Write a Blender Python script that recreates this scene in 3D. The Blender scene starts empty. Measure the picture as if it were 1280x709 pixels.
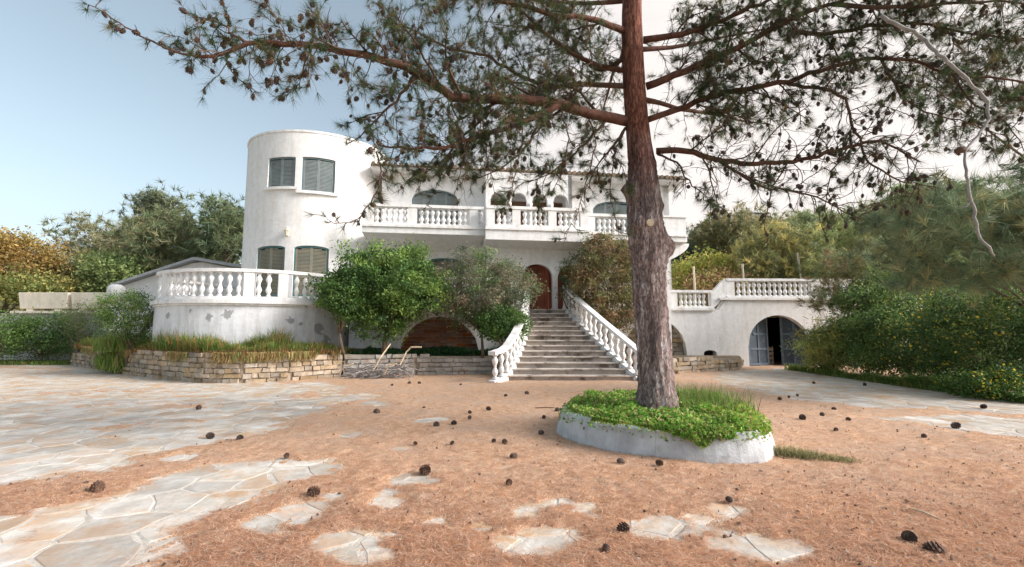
import bpy, math, random
import numpy as np
from mathutils import Vector, Matrix
from math import radians as R, pi, sin, cos, tan, sqrt, atan2

random.seed(11); RNG = np.random.default_rng(11)
scene = bpy.context.scene
COL = scene.collection

# ------------------------------------------------------------------ camera, sky, sun, exposure
EYE = 1.5; FPX = 600.0; PITCH = math.atan(61 / 600.0)
cam_d = bpy.data.cameras.new('camera'); cam = bpy.data.objects.new('camera', cam_d); COL.objects.link(cam)
cam.location = (0, 0, EYE); cam.rotation_euler = (pi / 2 + PITCH, 0, 0)
cam_d.sensor_width = 36; cam_d.lens = 36 * FPX / 1280; cam_d.clip_end = 3000; cam_d.clip_start = .05
scene.camera = cam
SUN_EL, SUN_AZ = R(30), R(102)          # azimuth clockwise from +Y, seen from above
world = bpy.data.worlds.new('World'); scene.world = world; world.use_nodes = True
wn = world.node_tree.nodes; wl = world.node_tree.links
bg = wn['Background']; sky = wn.new('ShaderNodeTexSky'); sky.sky_type = 'NISHITA'
sky.sun_disc = False; sky.sun_elevation = SUN_EL; sky.sun_rotation = SUN_AZ
sky.air_density = 1.0; sky.dust_density = 3.5; sky.ozone_density = 1.2; sky.altitude = 50
hs_ = wn.new('ShaderNodeHueSaturation'); hs_.inputs['Saturation'].default_value = .62; hs_.inputs['Hue'].default_value = .476
wl.new(sky.outputs[0], hs_.inputs['Color']); 
# a thin bright cloud bank, broken at its edges, standing over the right hand hills
tcw = wn.new('ShaderNodeTexCoord'); nrm_ = wn.new('ShaderNodeVectorMath'); nrm_.operation = 'NORMALIZE'; wl.new(tcw.outputs['Generated'], nrm_.inputs[0])
dt_ = wn.new('ShaderNodeVectorMath'); dt_.operation = 'DOT_PRODUCT'; wl.new(nrm_.outputs[0], dt_.inputs[0]); dt_.inputs[1].default_value = (.64, .74, .20)
cn_ = wn.new('ShaderNodeTexNoise'); cn_.inputs['Scale'].default_value = 2.4; cn_.inputs['Detail'].default_value = 8; cn_.inputs['Roughness'].default_value = .6
cm_ = wn.new('ShaderNodeMapping'); cm_.inputs[3].default_value = (1, 1, 2.6); wl.new(nrm_.outputs[0], cm_.inputs[0]); wl.new(cm_.outputs[0], cn_.inputs[0])
ca_ = wn.new('ShaderNodeMath'); ca_.operation = 'MULTIPLY_ADD'; ca_.inputs[1].default_value = .55; wl.new(cn_.outputs[0], ca_.inputs[0]); wl.new(dt_.outputs['Value'], ca_.inputs[2])
cr_w = wn.new('ShaderNodeMapRange'); cr_w.interpolation_type = 'SMOOTHSTEP'; cr_w.inputs[1].default_value = .86; cr_w.inputs[2].default_value = 1.18; cr_w.inputs[4].default_value = .93; wl.new(ca_.outputs[0], cr_w.inputs[0])
cx_w = wn.new('ShaderNodeMixRGB'); wl.new(cr_w.outputs[0], cx_w.inputs[0]); wl.new(hs_.outputs[0], cx_w.inputs[1]); cx_w.inputs[2].default_value = (4.6, 4.25, 4.05, 1)
wl.new(cx_w.outputs[0], bg.inputs[0]); bg.inputs[1].default_value = .099
sd = bpy.data.lights.new('sun', 'SUN'); so = bpy.data.objects.new('sun', sd); COL.objects.link(so)
sd.energy = 2.0; sd.angle = R(25); sd.color = (1, .965, .93)
sdir = Vector((sin(SUN_AZ) * cos(SUN_EL), cos(SUN_AZ) * cos(SUN_EL), sin(SUN_EL)))
so.rotation_euler = sdir.to_track_quat('Z', 'Y').to_euler(); so.location = (10, 10, 30)
scene.view_settings.view_transform = 'Standard'; scene.view_settings.look = 'None'
scene.view_settings.exposure = 1.27; scene.view_settings.gamma = 1

# ------------------------------------------------------------------ measuring helpers
CT, ST = cos(PITCH), sin(PITCH)
def ray(px, py):
    u = (px - 640) / FPX; v = (354.5 - py) / FPX
    return Vector((u, CT - v * ST, ST + v * CT))
def at(px, py, Y):
    d = ray(px, py); return Vector((0, 0, EYE)) + d * (Y / d.y)
def gnd(px, py, z=0.0):
    d = ray(px, py); return Vector((0, 0, EYE)) + d * ((z - EYE) / d.z)
def proj(x, y, z):
    dz = z - EYE; w = y * CT + dz * ST; v = dz * CT - y * ST
    return 640 + FPX * x / w, 354.5 - FPX * v / w

# ------------------------------------------------------------------ object helpers
ORG = {}
def reg(o, org): ORG[o.name] = Vector(org); return o
def thing(name, label, cat, loc=(0, 0, 0), group=None, kind=None):
    o = bpy.data.objects.new(name, None); COL.objects.link(o); o.location = loc; o.empty_display_size = .2
    o['label'] = label; o['category'] = cat
    if group: o['group'] = group
    if kind: o['kind'] = kind
    return reg(o, loc)
def tag(o, label=None, cat=None, group=None, kind=None):
    for k, v in (('label', label), ('category', cat), ('group', group), ('kind', kind)):
        if v: o[k] = v
    return o
def fast(name, V, Fc, mat, parent=None, org=None, tint=None, smooth=False, kind=None):
    """V (n,3) world coordinates, Fc (m,3|4) or list of such arrays -> ONE mesh object"""
    V = np.asarray(V, dtype=np.float32)
    o3 = np.array(ORG[parent.name] if parent is not None else (org if org is not None else (0, 0, 0)), dtype=np.float32)
    Fl = Fc if isinstance(Fc, list) and not isinstance(Fc[0], tuple) else [Fc]
    Fl = [np.asarray(f, dtype=np.int32) for f in Fl if len(f)]
    me = bpy.data.meshes.new(name)
    me.vertices.add(len(V)); me.vertices.foreach_set('co', (V - o3).ravel())
    loops = np.concatenate([f.ravel() for f in Fl]); tot = np.concatenate([np.full(len(f), f.shape[1], dtype=np.int32) for f in Fl])
    me.loops.add(len(loops)); me.loops.foreach_set('vertex_index', loops)
    me.polygons.add(len(tot)); st = np.zeros(len(tot), dtype=np.int32); st[1:] = np.cumsum(tot)[:-1]
    me.polygons.foreach_set('loop_start', st); me.polygons.foreach_set('loop_total', tot)
    if smooth: me.polygons.foreach_set('use_smooth', np.ones(len(tot), dtype=bool))
    if tint is not None:
        a = me.color_attributes.new('tint', 'FLOAT_COLOR', 'POINT')
        c = np.ones((len(V), 4), dtype=np.float32); c[:, :3] = tint; a.data.foreach_set('color', c.ravel())
    me.update(calc_edges=True); me.validate()
    me.materials.append(mat)
    o = bpy.data.objects.new(name, me); COL.objects.link(o)
    if parent is not None: o.parent = parent
    else: o.location = tuple(float(q) for q in o3)
    if kind: o['kind'] = kind
    return reg(o, tuple(float(q) for q in o3))
class MB:
    def __init__(s): s.v = []; s.f = []
    def add(s, vs, fs):
        b = len(s.v); s.v += [tuple(v) for v in vs]; s.f += [tuple(i + b for i in f) for f in fs]
    def hexa(s, p):   # 8 points: bottom 4 ccw, top 4
        s.add(p, [(3, 2, 1, 0), (4, 5, 6, 7), (0, 1, 5, 4), (1, 2, 6, 5), (2, 3, 7, 6), (3, 0, 4, 7)])
    def box(s, x0, x1, y0, y1, z0, z1):
        s.hexa([(x0, y0, z0), (x1, y0, z0), (x1, y1, z0), (x0, y1, z0), (x0, y0, z1), (x1, y0, z1), (x1, y1, z1), (x0, y1, z1)])
    def tube(s, pts, rad, n=8, cap=True):
        pts = [Vector(p) for p in pts]; m = len(pts); b = len(s.v)
        if not hasattr(rad, '__len__'): rad = [rad] * m
        up = Vector((0, 0, 1)); t0 = (pts[1] - pts[0]).normalized()
        nrm = t0.cross(up); nrm = nrm if nrm.length > .1 else t0.cross(Vector((1, 0, 0))); nrm.normalize()
        for i, p in enumerate(pts):
            t = (pts[min(i + 1, m - 1)] - pts[max(i - 1, 0)]).normalized()
            nrm = (nrm - t * nrm.dot(t)).normalized(); bi = t.cross(nrm)
            for k in range(n):
                a = 2 * pi * k / n; s.v.append(tuple(p + (nrm * cos(a) + bi * sin(a)) * rad[i]))
        for i in range(m - 1):
            for k in range(n):
                k2 = (k + 1) % n; s.f.append((b + i * n + k, b + i * n + k2, b + (i + 1) * n + k2, b + (i + 1) * n + k))
        if cap:
            s.f.append(tuple(b + k for k in range(n))[::-1]); s.f.append(tuple(b + (m - 1) * n + k for k in range(n)))
    def lathe(s, prof, n=12, c=(0, 0, 0)):
        b = len(s.v)
        for r, z in prof:
            for k in range(n):
                a = 2 * pi * k / n; s.v.append((c[0] + r * cos(a), c[1] + r * sin(a), c[2] + z))
        for i in range(len(prof) - 1):
            for k in range(n):
                k2 = (k + 1) % n; s.f.append((b + i * n + k, b + i * n + k2, b + (i + 1) * n + k2, b + (i + 1) * n + k))
        s.f.append(tuple(b + k for k in range(n))[::-1]); s.f.append(tuple(b + (len(prof) - 1) * n + k for k in range(n)))
    def mesh(s, name, mat, o3=(0, 0, 0), smooth=False):
        me = bpy.data.meshes.new(name)
        me.from_pydata([(v[0] - o3[0], v[1] - o3[1], v[2] - o3[2]) for v in s.v], [], s.f); me.update()
        me.materials.append(mat)
        if smooth:
            for p in me.polygons: p.use_smooth = True
        return me
    def build(s, name, mat, parent=None, org=None, smooth=False, kind=None, bevel=0):
        o3 = ORG[parent.name] if parent is not None else Vector(org if org is not None else (0, 0, 0))
        o = bpy.data.objects.new(name, s.mesh(name, mat, o3, smooth)); COL.objects.link(o)
        if parent is not None: o.parent = parent
        else: o.location = o3
        if kind: o['kind'] = kind
        if bevel:
            bm = o.modifiers.new('edge', 'BEVEL'); bm.width = bevel; bm.segments = 2; bm.limit_method = 'ANGLE'
        return reg(o, o3)
def inst(name, me, parent, loc, rot=(0, 0, 0), sc=1.0):
    o = bpy.data.objects.new(name, me); COL.objects.link(o)
    p = ORG[parent.name] if parent is not None else Vector((0, 0, 0))
    if parent is not None: o.parent = parent
    o.location = Vector(loc) - p; o.rotation_euler = rot
    o.scale = (sc, sc, sc) if not hasattr(sc, '__len__') else sc
    return reg(o, loc)

# ------------------------------------------------------------------ materials
def newmat(name):
    m = bpy.data.materials.new(name); m.use_nodes = True; nt = m.node_tree
    return m, nt, nt.nodes, nt.links, nt.nodes['Principled BSDF']
def mottled(name, c1, c2, scale=3, detail=6, rough=.85, bump=.2, bscale=40, c3=None, c3lo=.55, c3hi=.7, c3scale=1.2, stretch=(1, 1, 1), spec=.3, per_obj=0.0):
    m, nt, N, L, P = newmat(name)
    tc = N.new('ShaderNodeNewGeometry'); mp = N.new('ShaderNodeMapping'); mp.inputs[3].default_value = stretch
    L.new(tc.outputs['Position'], mp.inputs[0])
    n1 = N.new('ShaderNodeTexNoise'); n1.inputs['Scale'].default_value = scale; n1.inputs['Detail'].default_value = detail; n1.inputs['Roughness'].default_value = .62
    L.new(mp.outputs[0], n1.inputs[0])
    cr = N.new('ShaderNodeValToRGB'); cr.color_ramp.elements[0].position = .32; cr.color_ramp.elements[1].position = .68
    cr.color_ramp.elements[0].color = (*c1, 1); cr.color_ramp.elements[1].color = (*c2, 1)
    L.new(n1.outputs[0], cr.inputs[0]); out = cr.outputs[0]
    if c3:
        n3 = N.new('ShaderNodeTexNoise'); n3.inputs['Scale'].default_value = c3scale; n3.inputs['Detail'].default_value = 8; n3.inputs['Roughness'].default_value = .7
        L.new(mp.outputs[0], n3.inputs[0])
        mr = N.new('ShaderNodeMapRange'); mr.inputs[1].default_value = c3lo; mr.inputs[2].default_value = c3hi
        L.new(n3.outputs[0], mr.inputs[0])
        mx = N.new('ShaderNodeMixRGB'); L.new(mr.outputs[0], mx.inputs[0]); L.new(out, mx.inputs[1]); mx.inputs[2].default_value = (*c3, 1); out = mx.outputs[0]
    if per_obj:
        oi = N.new('ShaderNodeObjectInfo'); hv = N.new('ShaderNodeHueSaturation')
        m1 = N.new('ShaderNodeMapRange'); m1.inputs[3].default_value = 1 - per_obj; m1.inputs[4].default_value = 1 + per_obj
        L.new(oi.outputs['Random'], m1.inputs[0]); L.new(m1.outputs[0], hv.inputs['Value'])
        m2 = N.new('ShaderNodeMath'); m2.operation = 'MULTIPLY'; m2.inputs[1].default_value = 7.31; L.new(oi.outputs['Random'], m2.inputs[0])
        m3 = N.new('ShaderNodeMath'); m3.operation = 'FRACT'; L.new(m2.outputs[0], m3.inputs[0])
        m4 = N.new('ShaderNodeMapRange'); m4.inputs[3].default_value = 1 - per_obj * 1.3; m4.inputs[4].default_value = 1 + per_obj * 1.3
        L.new(m3.outputs[0], m4.inputs[0]); L.new(m4.outputs[0], hv.inputs['Saturation'])
        L.new(out, hv.inputs['Color']); out = hv.outputs[0]
    L.new(out, P.inputs['Base Color']); P.inputs['Roughness'].default_value = rough; P.inputs['Specular IOR Level'].default_value = spec
    if bump:
        nb = N.new('ShaderNodeTexNoise'); nb.inputs['Scale'].default_value = bscale; nb.inputs['Detail'].default_value = 5
        L.new(mp.outputs[0], nb.inputs[0])
        b = N.new('ShaderNodeBump'); b.inputs['Strength'].default_value = bump; b.inputs['Distance'].default_value = .02
        L.new(nb.outputs[0], b.inputs['Height']); L.new(b.outputs[0], P.inputs['Normal'])
    return m
def plaster(name, base, stain, patches=None, streak=.5):
    m, nt, N, L, P = newmat(name)
    g = N.new('ShaderNodeNewGeometry'); mp = N.new('ShaderNodeMapping'); mp.inputs[3].default_value = (2.2, 2.2, .35)
    L.new(g.outputs['Position'], mp.inputs[0])
    n1 = N.new('ShaderNodeTexNoise'); n1.inputs['Scale'].default_value = 1.6; n1.inputs['Detail'].default_value = 9; n1.inputs['Roughness'].default_value = .68; L.new(mp.outputs[0], n1.inputs[0])
    mr = N.new('ShaderNodeMapRange'); mr.inputs[1].default_value = .47; mr.inputs[2].default_value = .80; mr.inputs[4].default_value = streak; L.new(n1.outputs[0], mr.inputs[0])
    mx = N.new('ShaderNodeMixRGB'); mx.inputs[1].default_value = (*base, 1); mx.inputs[2].default_value = (*stain, 1); L.new(mr.outputs[0], mx.inputs[0])
    n2 = N.new('ShaderNodeTexNoise'); n2.inputs['Scale'].default_value = 5; n2.inputs['Detail'].default_value = 8; n2.inputs['Roughness'].default_value = .7; L.new(g.outputs['Position'], n2.inputs[0])
    mr2 = N.new('ShaderNodeMapRange'); mr2.inputs[1].default_value = .35; mr2.inputs[2].default_value = .7; mr2.inputs[3].default_value = .88; mr2.inputs[4].default_value = 1.05; L.new(n2.outputs[0], mr2.inputs[0])
    ml = N.new('ShaderNodeMixRGB'); ml.blend_type = 'MULTIPLY'; ml.inputs[0].default_value = 1; L.new(mx.outputs[0], ml.inputs[1]); L.new(mr2.outputs[0], ml.inputs[2])
    out = ml.outputs[0]
    for (c, r) in (patches or []):
        d = N.new('ShaderNodeVectorMath'); d.operation = 'DISTANCE'; L.new(g.outputs['Position'], d.inputs[0]); d.inputs[1].default_value = c
        a = N.new('ShaderNodeMath'); a.operation = 'MULTIPLY_ADD'; L.new(n2.outputs[0], a.inputs[0]); a.inputs[1].default_value = 3.2 * r; L.new(d.outputs['Value'], a.inputs[2])
        m2 = N.new('ShaderNodeMapRange'); m2.inputs[1].default_value = r * 2.42; m2.inputs[2].default_value = r * 2.32; L.new(a.outputs[0], m2.inputs[0])
        x = N.new('ShaderNodeMixRGB'); L.new(m2.outputs[0], x.inputs[0]); L.new(out, x.inputs[1]); x.inputs[2].default_value = (.36, .36, .37, 1); out = x.outputs[0]
    L.new(out, P.inputs['Base Color']); P.inputs['Roughness'].default_value = .9; P.inputs['Specular IOR Level'].default_value = .2
    nb = N.new('ShaderNodeTexNoise'); nb.inputs['Scale'].default_value = 12; nb.inputs['Detail'].default_value = 8; L.new(g.outputs['Position'], nb.inputs[0])
    b = N.new('ShaderNodeBump'); b.inputs['Strength'].default_value = .25; b.inputs['Distance'].default_value = .03; L.new(nb.outputs[0], b.inputs['Height']); L.new(b.outputs[0], P.inputs['Normal'])
    return m
def leafmat(name, trans=.35, rough=.6, gain=1.0):
    m, nt, N, L, P = newmat(name)
    a = N.new('ShaderNodeAttribute'); a.attribute_name = 'tint'
    P.inputs['Roughness'].default_value = rough; P.inputs['Specular IOR Level'].default_value = .25
    L.new(a.outputs['Color'], P.inputs['Base Color'])
    t = N.new('ShaderNodeBsdfTranslucent'); L.new(a.outputs['Color'], t.inputs[0])
    mx = N.new('ShaderNodeMixShader'); mx.inputs[0].default_value = trans
    L.new(P.outputs[0], mx.inputs[1]); L.new(t.outputs[0], mx.inputs[2]); L.new(mx.outputs[0], N['Material Output'].inputs[0])
    return m
def flat(name, c, rough=.6, spec=.4, metal=0):
    return mottled(name, tuple(q * .8 for q in c), tuple(min(1, q * 1.15) for q in c), scale=6, rough=rough, bump=.1, spec=spec)

TC = Vector((-8.9, 21.7)); TR = 3.0            # tower drum
RC = Vector((-9.9, 19.3)); RR = 3.6           # round terrace
def on_circle(px, py, C, Rr):
    d = ray(px, py); ox, oy = 0 - C[0], 0 - C[1]
    A = d.x**2 + d.y**2; B = 2 * (ox * d.x + oy * d.y); Cc = ox*ox + oy*oy - Rr*Rr
    D = B*B - 4*A*Cc
    t = (-B - sqrt(max(D, 0))) / (2 * A); return Vector((0, 0, EYE)) + d * t
pp = [(284, 392, .26), (262, 396, .24), (364, 401, .2), (398, 410, .34), (408, 424, .3), (210, 395, .2), (376, 405, .1), (425, 402, .16), (238, 388, .12), (432,418,.12)]
M_WALL = plaster('white_render', (.80, .79, .78), (.50, .46, .41), streak=.55)
M_TOWER = plaster('white_render_tower', (.80, .79, .78), (.62, .54, .45), streak=.6)
M_ROUND = plaster('peeling_render', (.74, .75, .77), (.40, .37, .34), [(tuple(on_circle(a, b, RC, RR)), r * .68) for a, b, r in pp], streak=.7)
M_RAIL = plaster('rail_paint', (.82, .81, .80), (.42, .36, .30), streak=.75)
M_BAL = plaster('baluster_paint', (.82, .81, .80), (.55, .48, .40), streak=.5)
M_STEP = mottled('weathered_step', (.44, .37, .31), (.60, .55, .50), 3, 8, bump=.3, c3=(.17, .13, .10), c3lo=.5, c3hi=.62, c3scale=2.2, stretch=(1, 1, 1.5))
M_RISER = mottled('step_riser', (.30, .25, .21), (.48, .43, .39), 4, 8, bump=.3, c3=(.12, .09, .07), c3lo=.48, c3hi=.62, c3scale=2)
M_STONE = mottled('bed_stone', (.29, .22, .15), (.46, .385, .295), 5, 8, bump=.6, bscale=18, c3=(.22, .17, .12), c3lo=.55, c3hi=.7, c3scale=3, per_obj=.28)
M_STONE_G = mottled('grey_bed_stone', (.30, .27, .24), (.48, .44, .40), 5, 8, bump=.6, bscale=18, c3=(.36, .25, .17), c3lo=.55, c3hi=.7, c3scale=2, per_obj=.22)
M_MORTAR = mottled('mortar', (.30, .24, .18), (.42, .35, .27), 8, 6, bump=.5)
M_BRICK = mottled('red_brick', (.17, .075, .045), (.25, .125, .08), 6, 6, bump=.4, per_obj=.25)
M_FLAG = mottled('flagstone', (.36, .325, .28), (.62, .59, .54), 2.6, 12, rough=.75, bump=.8, bscale=7, c3=(.46, .33, .23), c3lo=.46, c3hi=.60, c3scale=1.7, per_obj=.17)
M_BED = mottled('paving_bed', (.42, .37, .31), (.60, .56, .51), 6, 6, bump=.5)
def litter_material():
    m = mottled('needle_carpet', (.50, .285, .165), (.72, .485, .325), 9, 12, bump=1.0, bscale=75, c3=(.56, .395, .29), c3lo=.44, c3hi=.66, c3scale=.9)
    nt = m.node_tree; N, L = nt.nodes, nt.links; P = N['Principled BSDF']; src = P.inputs['Base Color'].links[0].from_socket
    g = N.new('ShaderNodeNewGeometry'); v = N.new('ShaderNodeTexNoise'); v.inputs['Scale'].default_value = 34; v.inputs['Detail'].default_value = 4; v.inputs['Roughness'].default_value = .8; L.new(g.outputs['Position'], v.inputs[0])
    r = N.new('ShaderNodeMapRange'); r.inputs[1].default_value = .36; r.inputs[2].default_value = .66; r.inputs[3].default_value = .74; r.inputs[4].default_value = 1.15; L.new(v.outputs[0], r.inputs[0])
    x = N.new('ShaderNodeMixRGB'); x.blend_type = 'MULTIPLY'; x.inputs[0].default_value = 1; L.new(src, x.inputs[1]); L.new(r.outputs[0], x.inputs[2]); L.new(x.outputs[0], P.inputs['Base Color']); return m
M_LITTER = litter_material()
M_SOIL = mottled('soil', (.12, .09, .06), (.25, .19, .12), 5, 8, bump=.8, bscale=20)
M_CONC = mottled('planter_concrete', (.36, .37, .38), (.60, .62, .63), 3, 9, bump=.3, c3=(.36, .36, .35), c3lo=.52, c3hi=.68, c3scale=2.4)
M_TERR = mottled('hill_earth', (.16, .14, .07), (.26, .22, .12), .3, 8, bump=.5, bscale=2, c3=(.10, .12, .05), c3lo=.45, c3hi=.6, c3scale=.15)
M_SHUT = mottled('grey_shutter', (.16, .19, .19), (.24, .28, .28), 2, 6, rough=.6, bump=.1)
M_SHUTF = flat('shutter_frame', (.12, .17, .18))
M_TEAL = flat('teal_frame', (.07, .17, .17))
M_TSLAT = mottled('brown_green_slats', (.20, .21, .17), (.30, .27, .20), 2, 6, bump=.1)
M_RED = mottled('red_brown_door', (.28, .075, .04), (.36, .11, .06), 3, 8, rough=.5, bump=.15)
M_REDW = mottled('red_brown_wall', (.22, .06, .04), (.32, .12, .08), 2, 7, bump=.2)
M_GAR2 = mottled('slate_rail_lightened', (.075, .105, .135), (.14, .18, .215), 4, 6, bump=.15)  # door slate lightened on stiles and rails, standing in for light catching them
M_LOGG = mottled('loggia_wood', (.30, .17, .10), (.46, .29, .18), 2, 7, bump=.2)
M_BRANCH = mottled('backlit_branch_bark', (.07, .032, .024), (.19, .085, .058), 10, 6, bump=.5, bscale=50)  # pine bark darkened so the branches look backlit against the sky
M_GAR = mottled('slate_door_paint', (.035, .052, .07), (.06, .082, .108), 3, 7, rough=.6, bump=.15, c3=(.22, .25, .27), c3lo=.58, c3hi=.75, c3scale=4)
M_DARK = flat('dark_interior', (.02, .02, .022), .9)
M_TILE = mottled('roof_tile', (.20, .14, .10), (.34, .25, .17), 3, 7, bump=.4, c3=(.10, .09, .07), c3lo=.5, c3hi=.65, c3scale=1.5)
M_CREAM = plaster('cream_render', (.82, .74, .62), (.45, .36, .26), streak=.6)
M_GREYW = plaster('grey_render', (.50, .49, .47), (.33, .30, .27), streak=.7)
M_METAL = flat('sheet_roof', (.36, .37, .38), .5)
M_CREAMD = flat('lamp_cream', (.6, .54, .42))
M_CONE = mottled('pine_cone_scales', (.07, .045, .035), (.16, .105, .08), 30, 4, bump=.3, bscale=80, per_obj=.25)
M_TWIG = mottled('twig_bark', (.07, .04, .028), (.14, .085, .06), 12, 5, bump=.4)
M_GREYB = mottled('dead_wood', (.22, .20, .19), (.38, .35, .33), 10, 6, bump=.5, bscale=60)
M_WOOD = mottled('bleached_stick', (.48, .36, .24), (.66, .54, .40), 8, 6, bump=.3)
M_TRUNKBG = mottled('tree_bark', (.10, .07, .05), (.20, .15, .11), 4, 6, bump=.6)
M_NEEDLE = leafmat('pine_needles', .42, .5)
M_LEAF = leafmat('leaves', .42, .55)
M_POST = flat('pale_post', (.55, .48, .38))
M_DRY = flat('dry_needle', (.50, .26, .14))

def bark_material():
    m, nt, N, L, P = newmat('pine_bark')
    g = N.new('ShaderNodeNewGeometry'); mp = N.new('ShaderNodeMapping'); mp.inputs[3].default_value = (1, 1, .2); L.new(g.outputs['Position'], mp.inputs[0])
    vo = N.new('ShaderNodeTexVoronoi'); vo.feature = 'DISTANCE_TO_EDGE'; vo.inputs['Scale'].default_value = 24
    nz = N.new('ShaderNodeTexNoise'); nz.inputs['Scale'].default_value = 9; nz.inputs['Detail'].default_value = 9; nz.inputs['Roughness'].default_value = .7; L.new(mp.outputs[0], nz.inputs[0])
    ad = N.new('ShaderNodeMixRGB'); ad.blend_type = 'ADD'; ad.inputs[0].default_value = .22; L.new(mp.outputs[0], ad.inputs[1]); L.new(nz.outputs['Color'], ad.inputs[2]); L.new(ad.outputs[0], vo.inputs[0])
    sx = N.new('ShaderNodeSeparateXYZ'); L.new(g.outputs['Position'], sx.inputs[0])
    nl = N.new('ShaderNodeTexNoise'); nl.inputs['Scale'].default_value = 1.3; nl.inputs['Detail'].default_value = 6; L.new(g.outputs['Position'], nl.inputs[0])
    hz = N.new('ShaderNodeMath'); hz.operation = 'MULTIPLY_ADD'; L.new(nl.outputs[0], hz.inputs[0]); hz.inputs[1].default_value = 2.2; L.new(sx.outputs[2], hz.inputs[2])
    mr = N.new('ShaderNodeMapRange'); mr.inputs[1].default_value = 4.5; mr.inputs[2].default_value = 5.8; L.new(hz.outputs[0], mr.inputs[0])
    c1 = N.new('ShaderNodeValToRGB'); c1.color_ramp.elements[0].color = (.15, .12, .115, 1); c1.color_ramp.elements[1].color = (.66, .60, .60, 1); c1.color_ramp.elements[0].position = .35; c1.color_ramp.elements[1].position = .65
    e = c1.color_ramp.elements.new(.52); e.color = (.33, .24, .22, 1); L.new(nz.outputs[0], c1.inputs[0])
    c2 = N.new('ShaderNodeValToRGB'); c2.color_ramp.elements[0].color = (.12, .04, .028, 1); c2.color_ramp.elements[1].color = (.32, .135, .09, 1); c2.color_ramp.elements[0].position = .35; c2.color_ramp.elements[1].position = .65; L.new(nz.outputs[0], c2.inputs[0])
    mx = N.new('ShaderNodeMixRGB'); L.new(mr.outputs[0], mx.inputs[0]); L.new(c1.outputs[0], mx.inputs[1]); L.new(c2.outputs[0], mx.inputs[2])
    cr = N.new('ShaderNodeMapRange'); cr.inputs[1].default_value = 0; cr.inputs[2].default_value = .09; cr.inputs[3].default_value = .35; L.new(vo.outputs[0], cr.inputs[0])
    ml = N.new('ShaderNodeMixRGB'); ml.blend_type = 'MULTIPLY'; ml.inputs[0].default_value = .5; L.new(mx.outputs[0], ml.inputs[1]); L.new(cr.outputs[0], ml.inputs[2])
    L.new(ml.outputs[0], P.inputs['Base Color']); P.inputs['Roughness'].default_value = .9; P.inputs['Specular IOR Level'].default_value = .2
    ad2 = N.new('ShaderNodeMath'); ad2.operation = 'MULTIPLY_ADD'; L.new(nz.outputs[0], ad2.inputs[0]); ad2.inputs[1].default_value = .7; L.new(cr.outputs[0], ad2.inputs[2])
    b = N.new('ShaderNodeBump'); b.inputs['Strength'].default_value = .9; b.inputs['Distance'].default_value = .03; L.new(ad2.outputs[0], b.inputs['Height']); L.new(b.outputs[0], P.inputs['Normal'])
    return m
M_BARK = bark_material()

# ------------------------------------------------------------------ noise used for geometry
class VN:
    def __init__(s, seed): s.g = np.random.default_rng(seed).random((128, 128))
    def __call__(s, x, y):
        xi = np.floor(x).astype(int); yi = np.floor(y).astype(int); fx = x - xi; fy = y - yi
        fx = fx * fx * (3 - 2 * fx); fy = fy * fy * (3 - 2 * fy); g = s.g
        a = g[xi % 128, yi % 128]; b = g[(xi + 1) % 128, yi % 128]; c = g[xi % 128, (yi + 1) % 128]; d = g[(xi + 1) % 128, (yi + 1) % 128]
        return (a * (1 - fx) + b * fx) * (1 - fy) + (c * (1 - fx) + d * fx) * fy
def fbm(vn, x, y, o=4):
    r = 0; a = .5; t = 0
    for i in range(o): r = r + a * vn(x * 2**i + 17 * i, y * 2**i + 31 * i); t += a; a *= .5
    return r / t * 2 - 1
VN1, VN2, VN3 = VN(1), VN(2), VN(3)

# ------------------------------------------------------------------ ground: terrain, flagstones, needle litter
def terrain_z(x, y):
    x = np.asarray(x, float); y = np.asarray(y, float)
    back = np.clip((y - 29) / 70, 0, 1); back = back * back * (3 - 2 * back)
    right = np.clip((x - 18 + (y - 20) * -.25) / 60, 0, 1)
    z = back * (7 + 7 * fbm(VN1, x / 40, y / 40)) + right * 22 * np.clip((y - 8) / 30, 0, 1)
    far = np.clip((np.hypot(x, y) - 160) / 300, 0, 1); z = z + far * (25 + 40 * fbm(VN2, x / 200, y / 200, 3)) * (y > 0)
    lf = np.clip((y - 28) / 60, 0, 1) * np.clip((-x + 5) / 40, 0, 1); z = z + lf * 3
    return z - .06
rs = np.concatenate([np.linspace(0, 30, 31), np.geomspace(31, 900, 60)]); th = np.linspace(0, 2 * pi, 145)[:-1]
Rg, Tg = np.meshgrid(rs, th, indexing='ij'); X = Rg * np.sin(Tg); Y = Rg * np.cos(Tg)
Z = terrain_z(X, Y); V = np.stack([X, Y, Z], -1).reshape(-1, 3); nr, nt_ = Rg.shape
idx = np.arange(nr * nt_).reshape(nr, nt_); a = idx[:-1]; b = idx[1:]
F = np.stack([a, b, np.roll(b, -1, 1), np.roll(a, -1, 1)], -1).reshape(-1, 4)
o = fast('ground', V, F, M_TERR, smooth=True, kind='structure')

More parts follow.
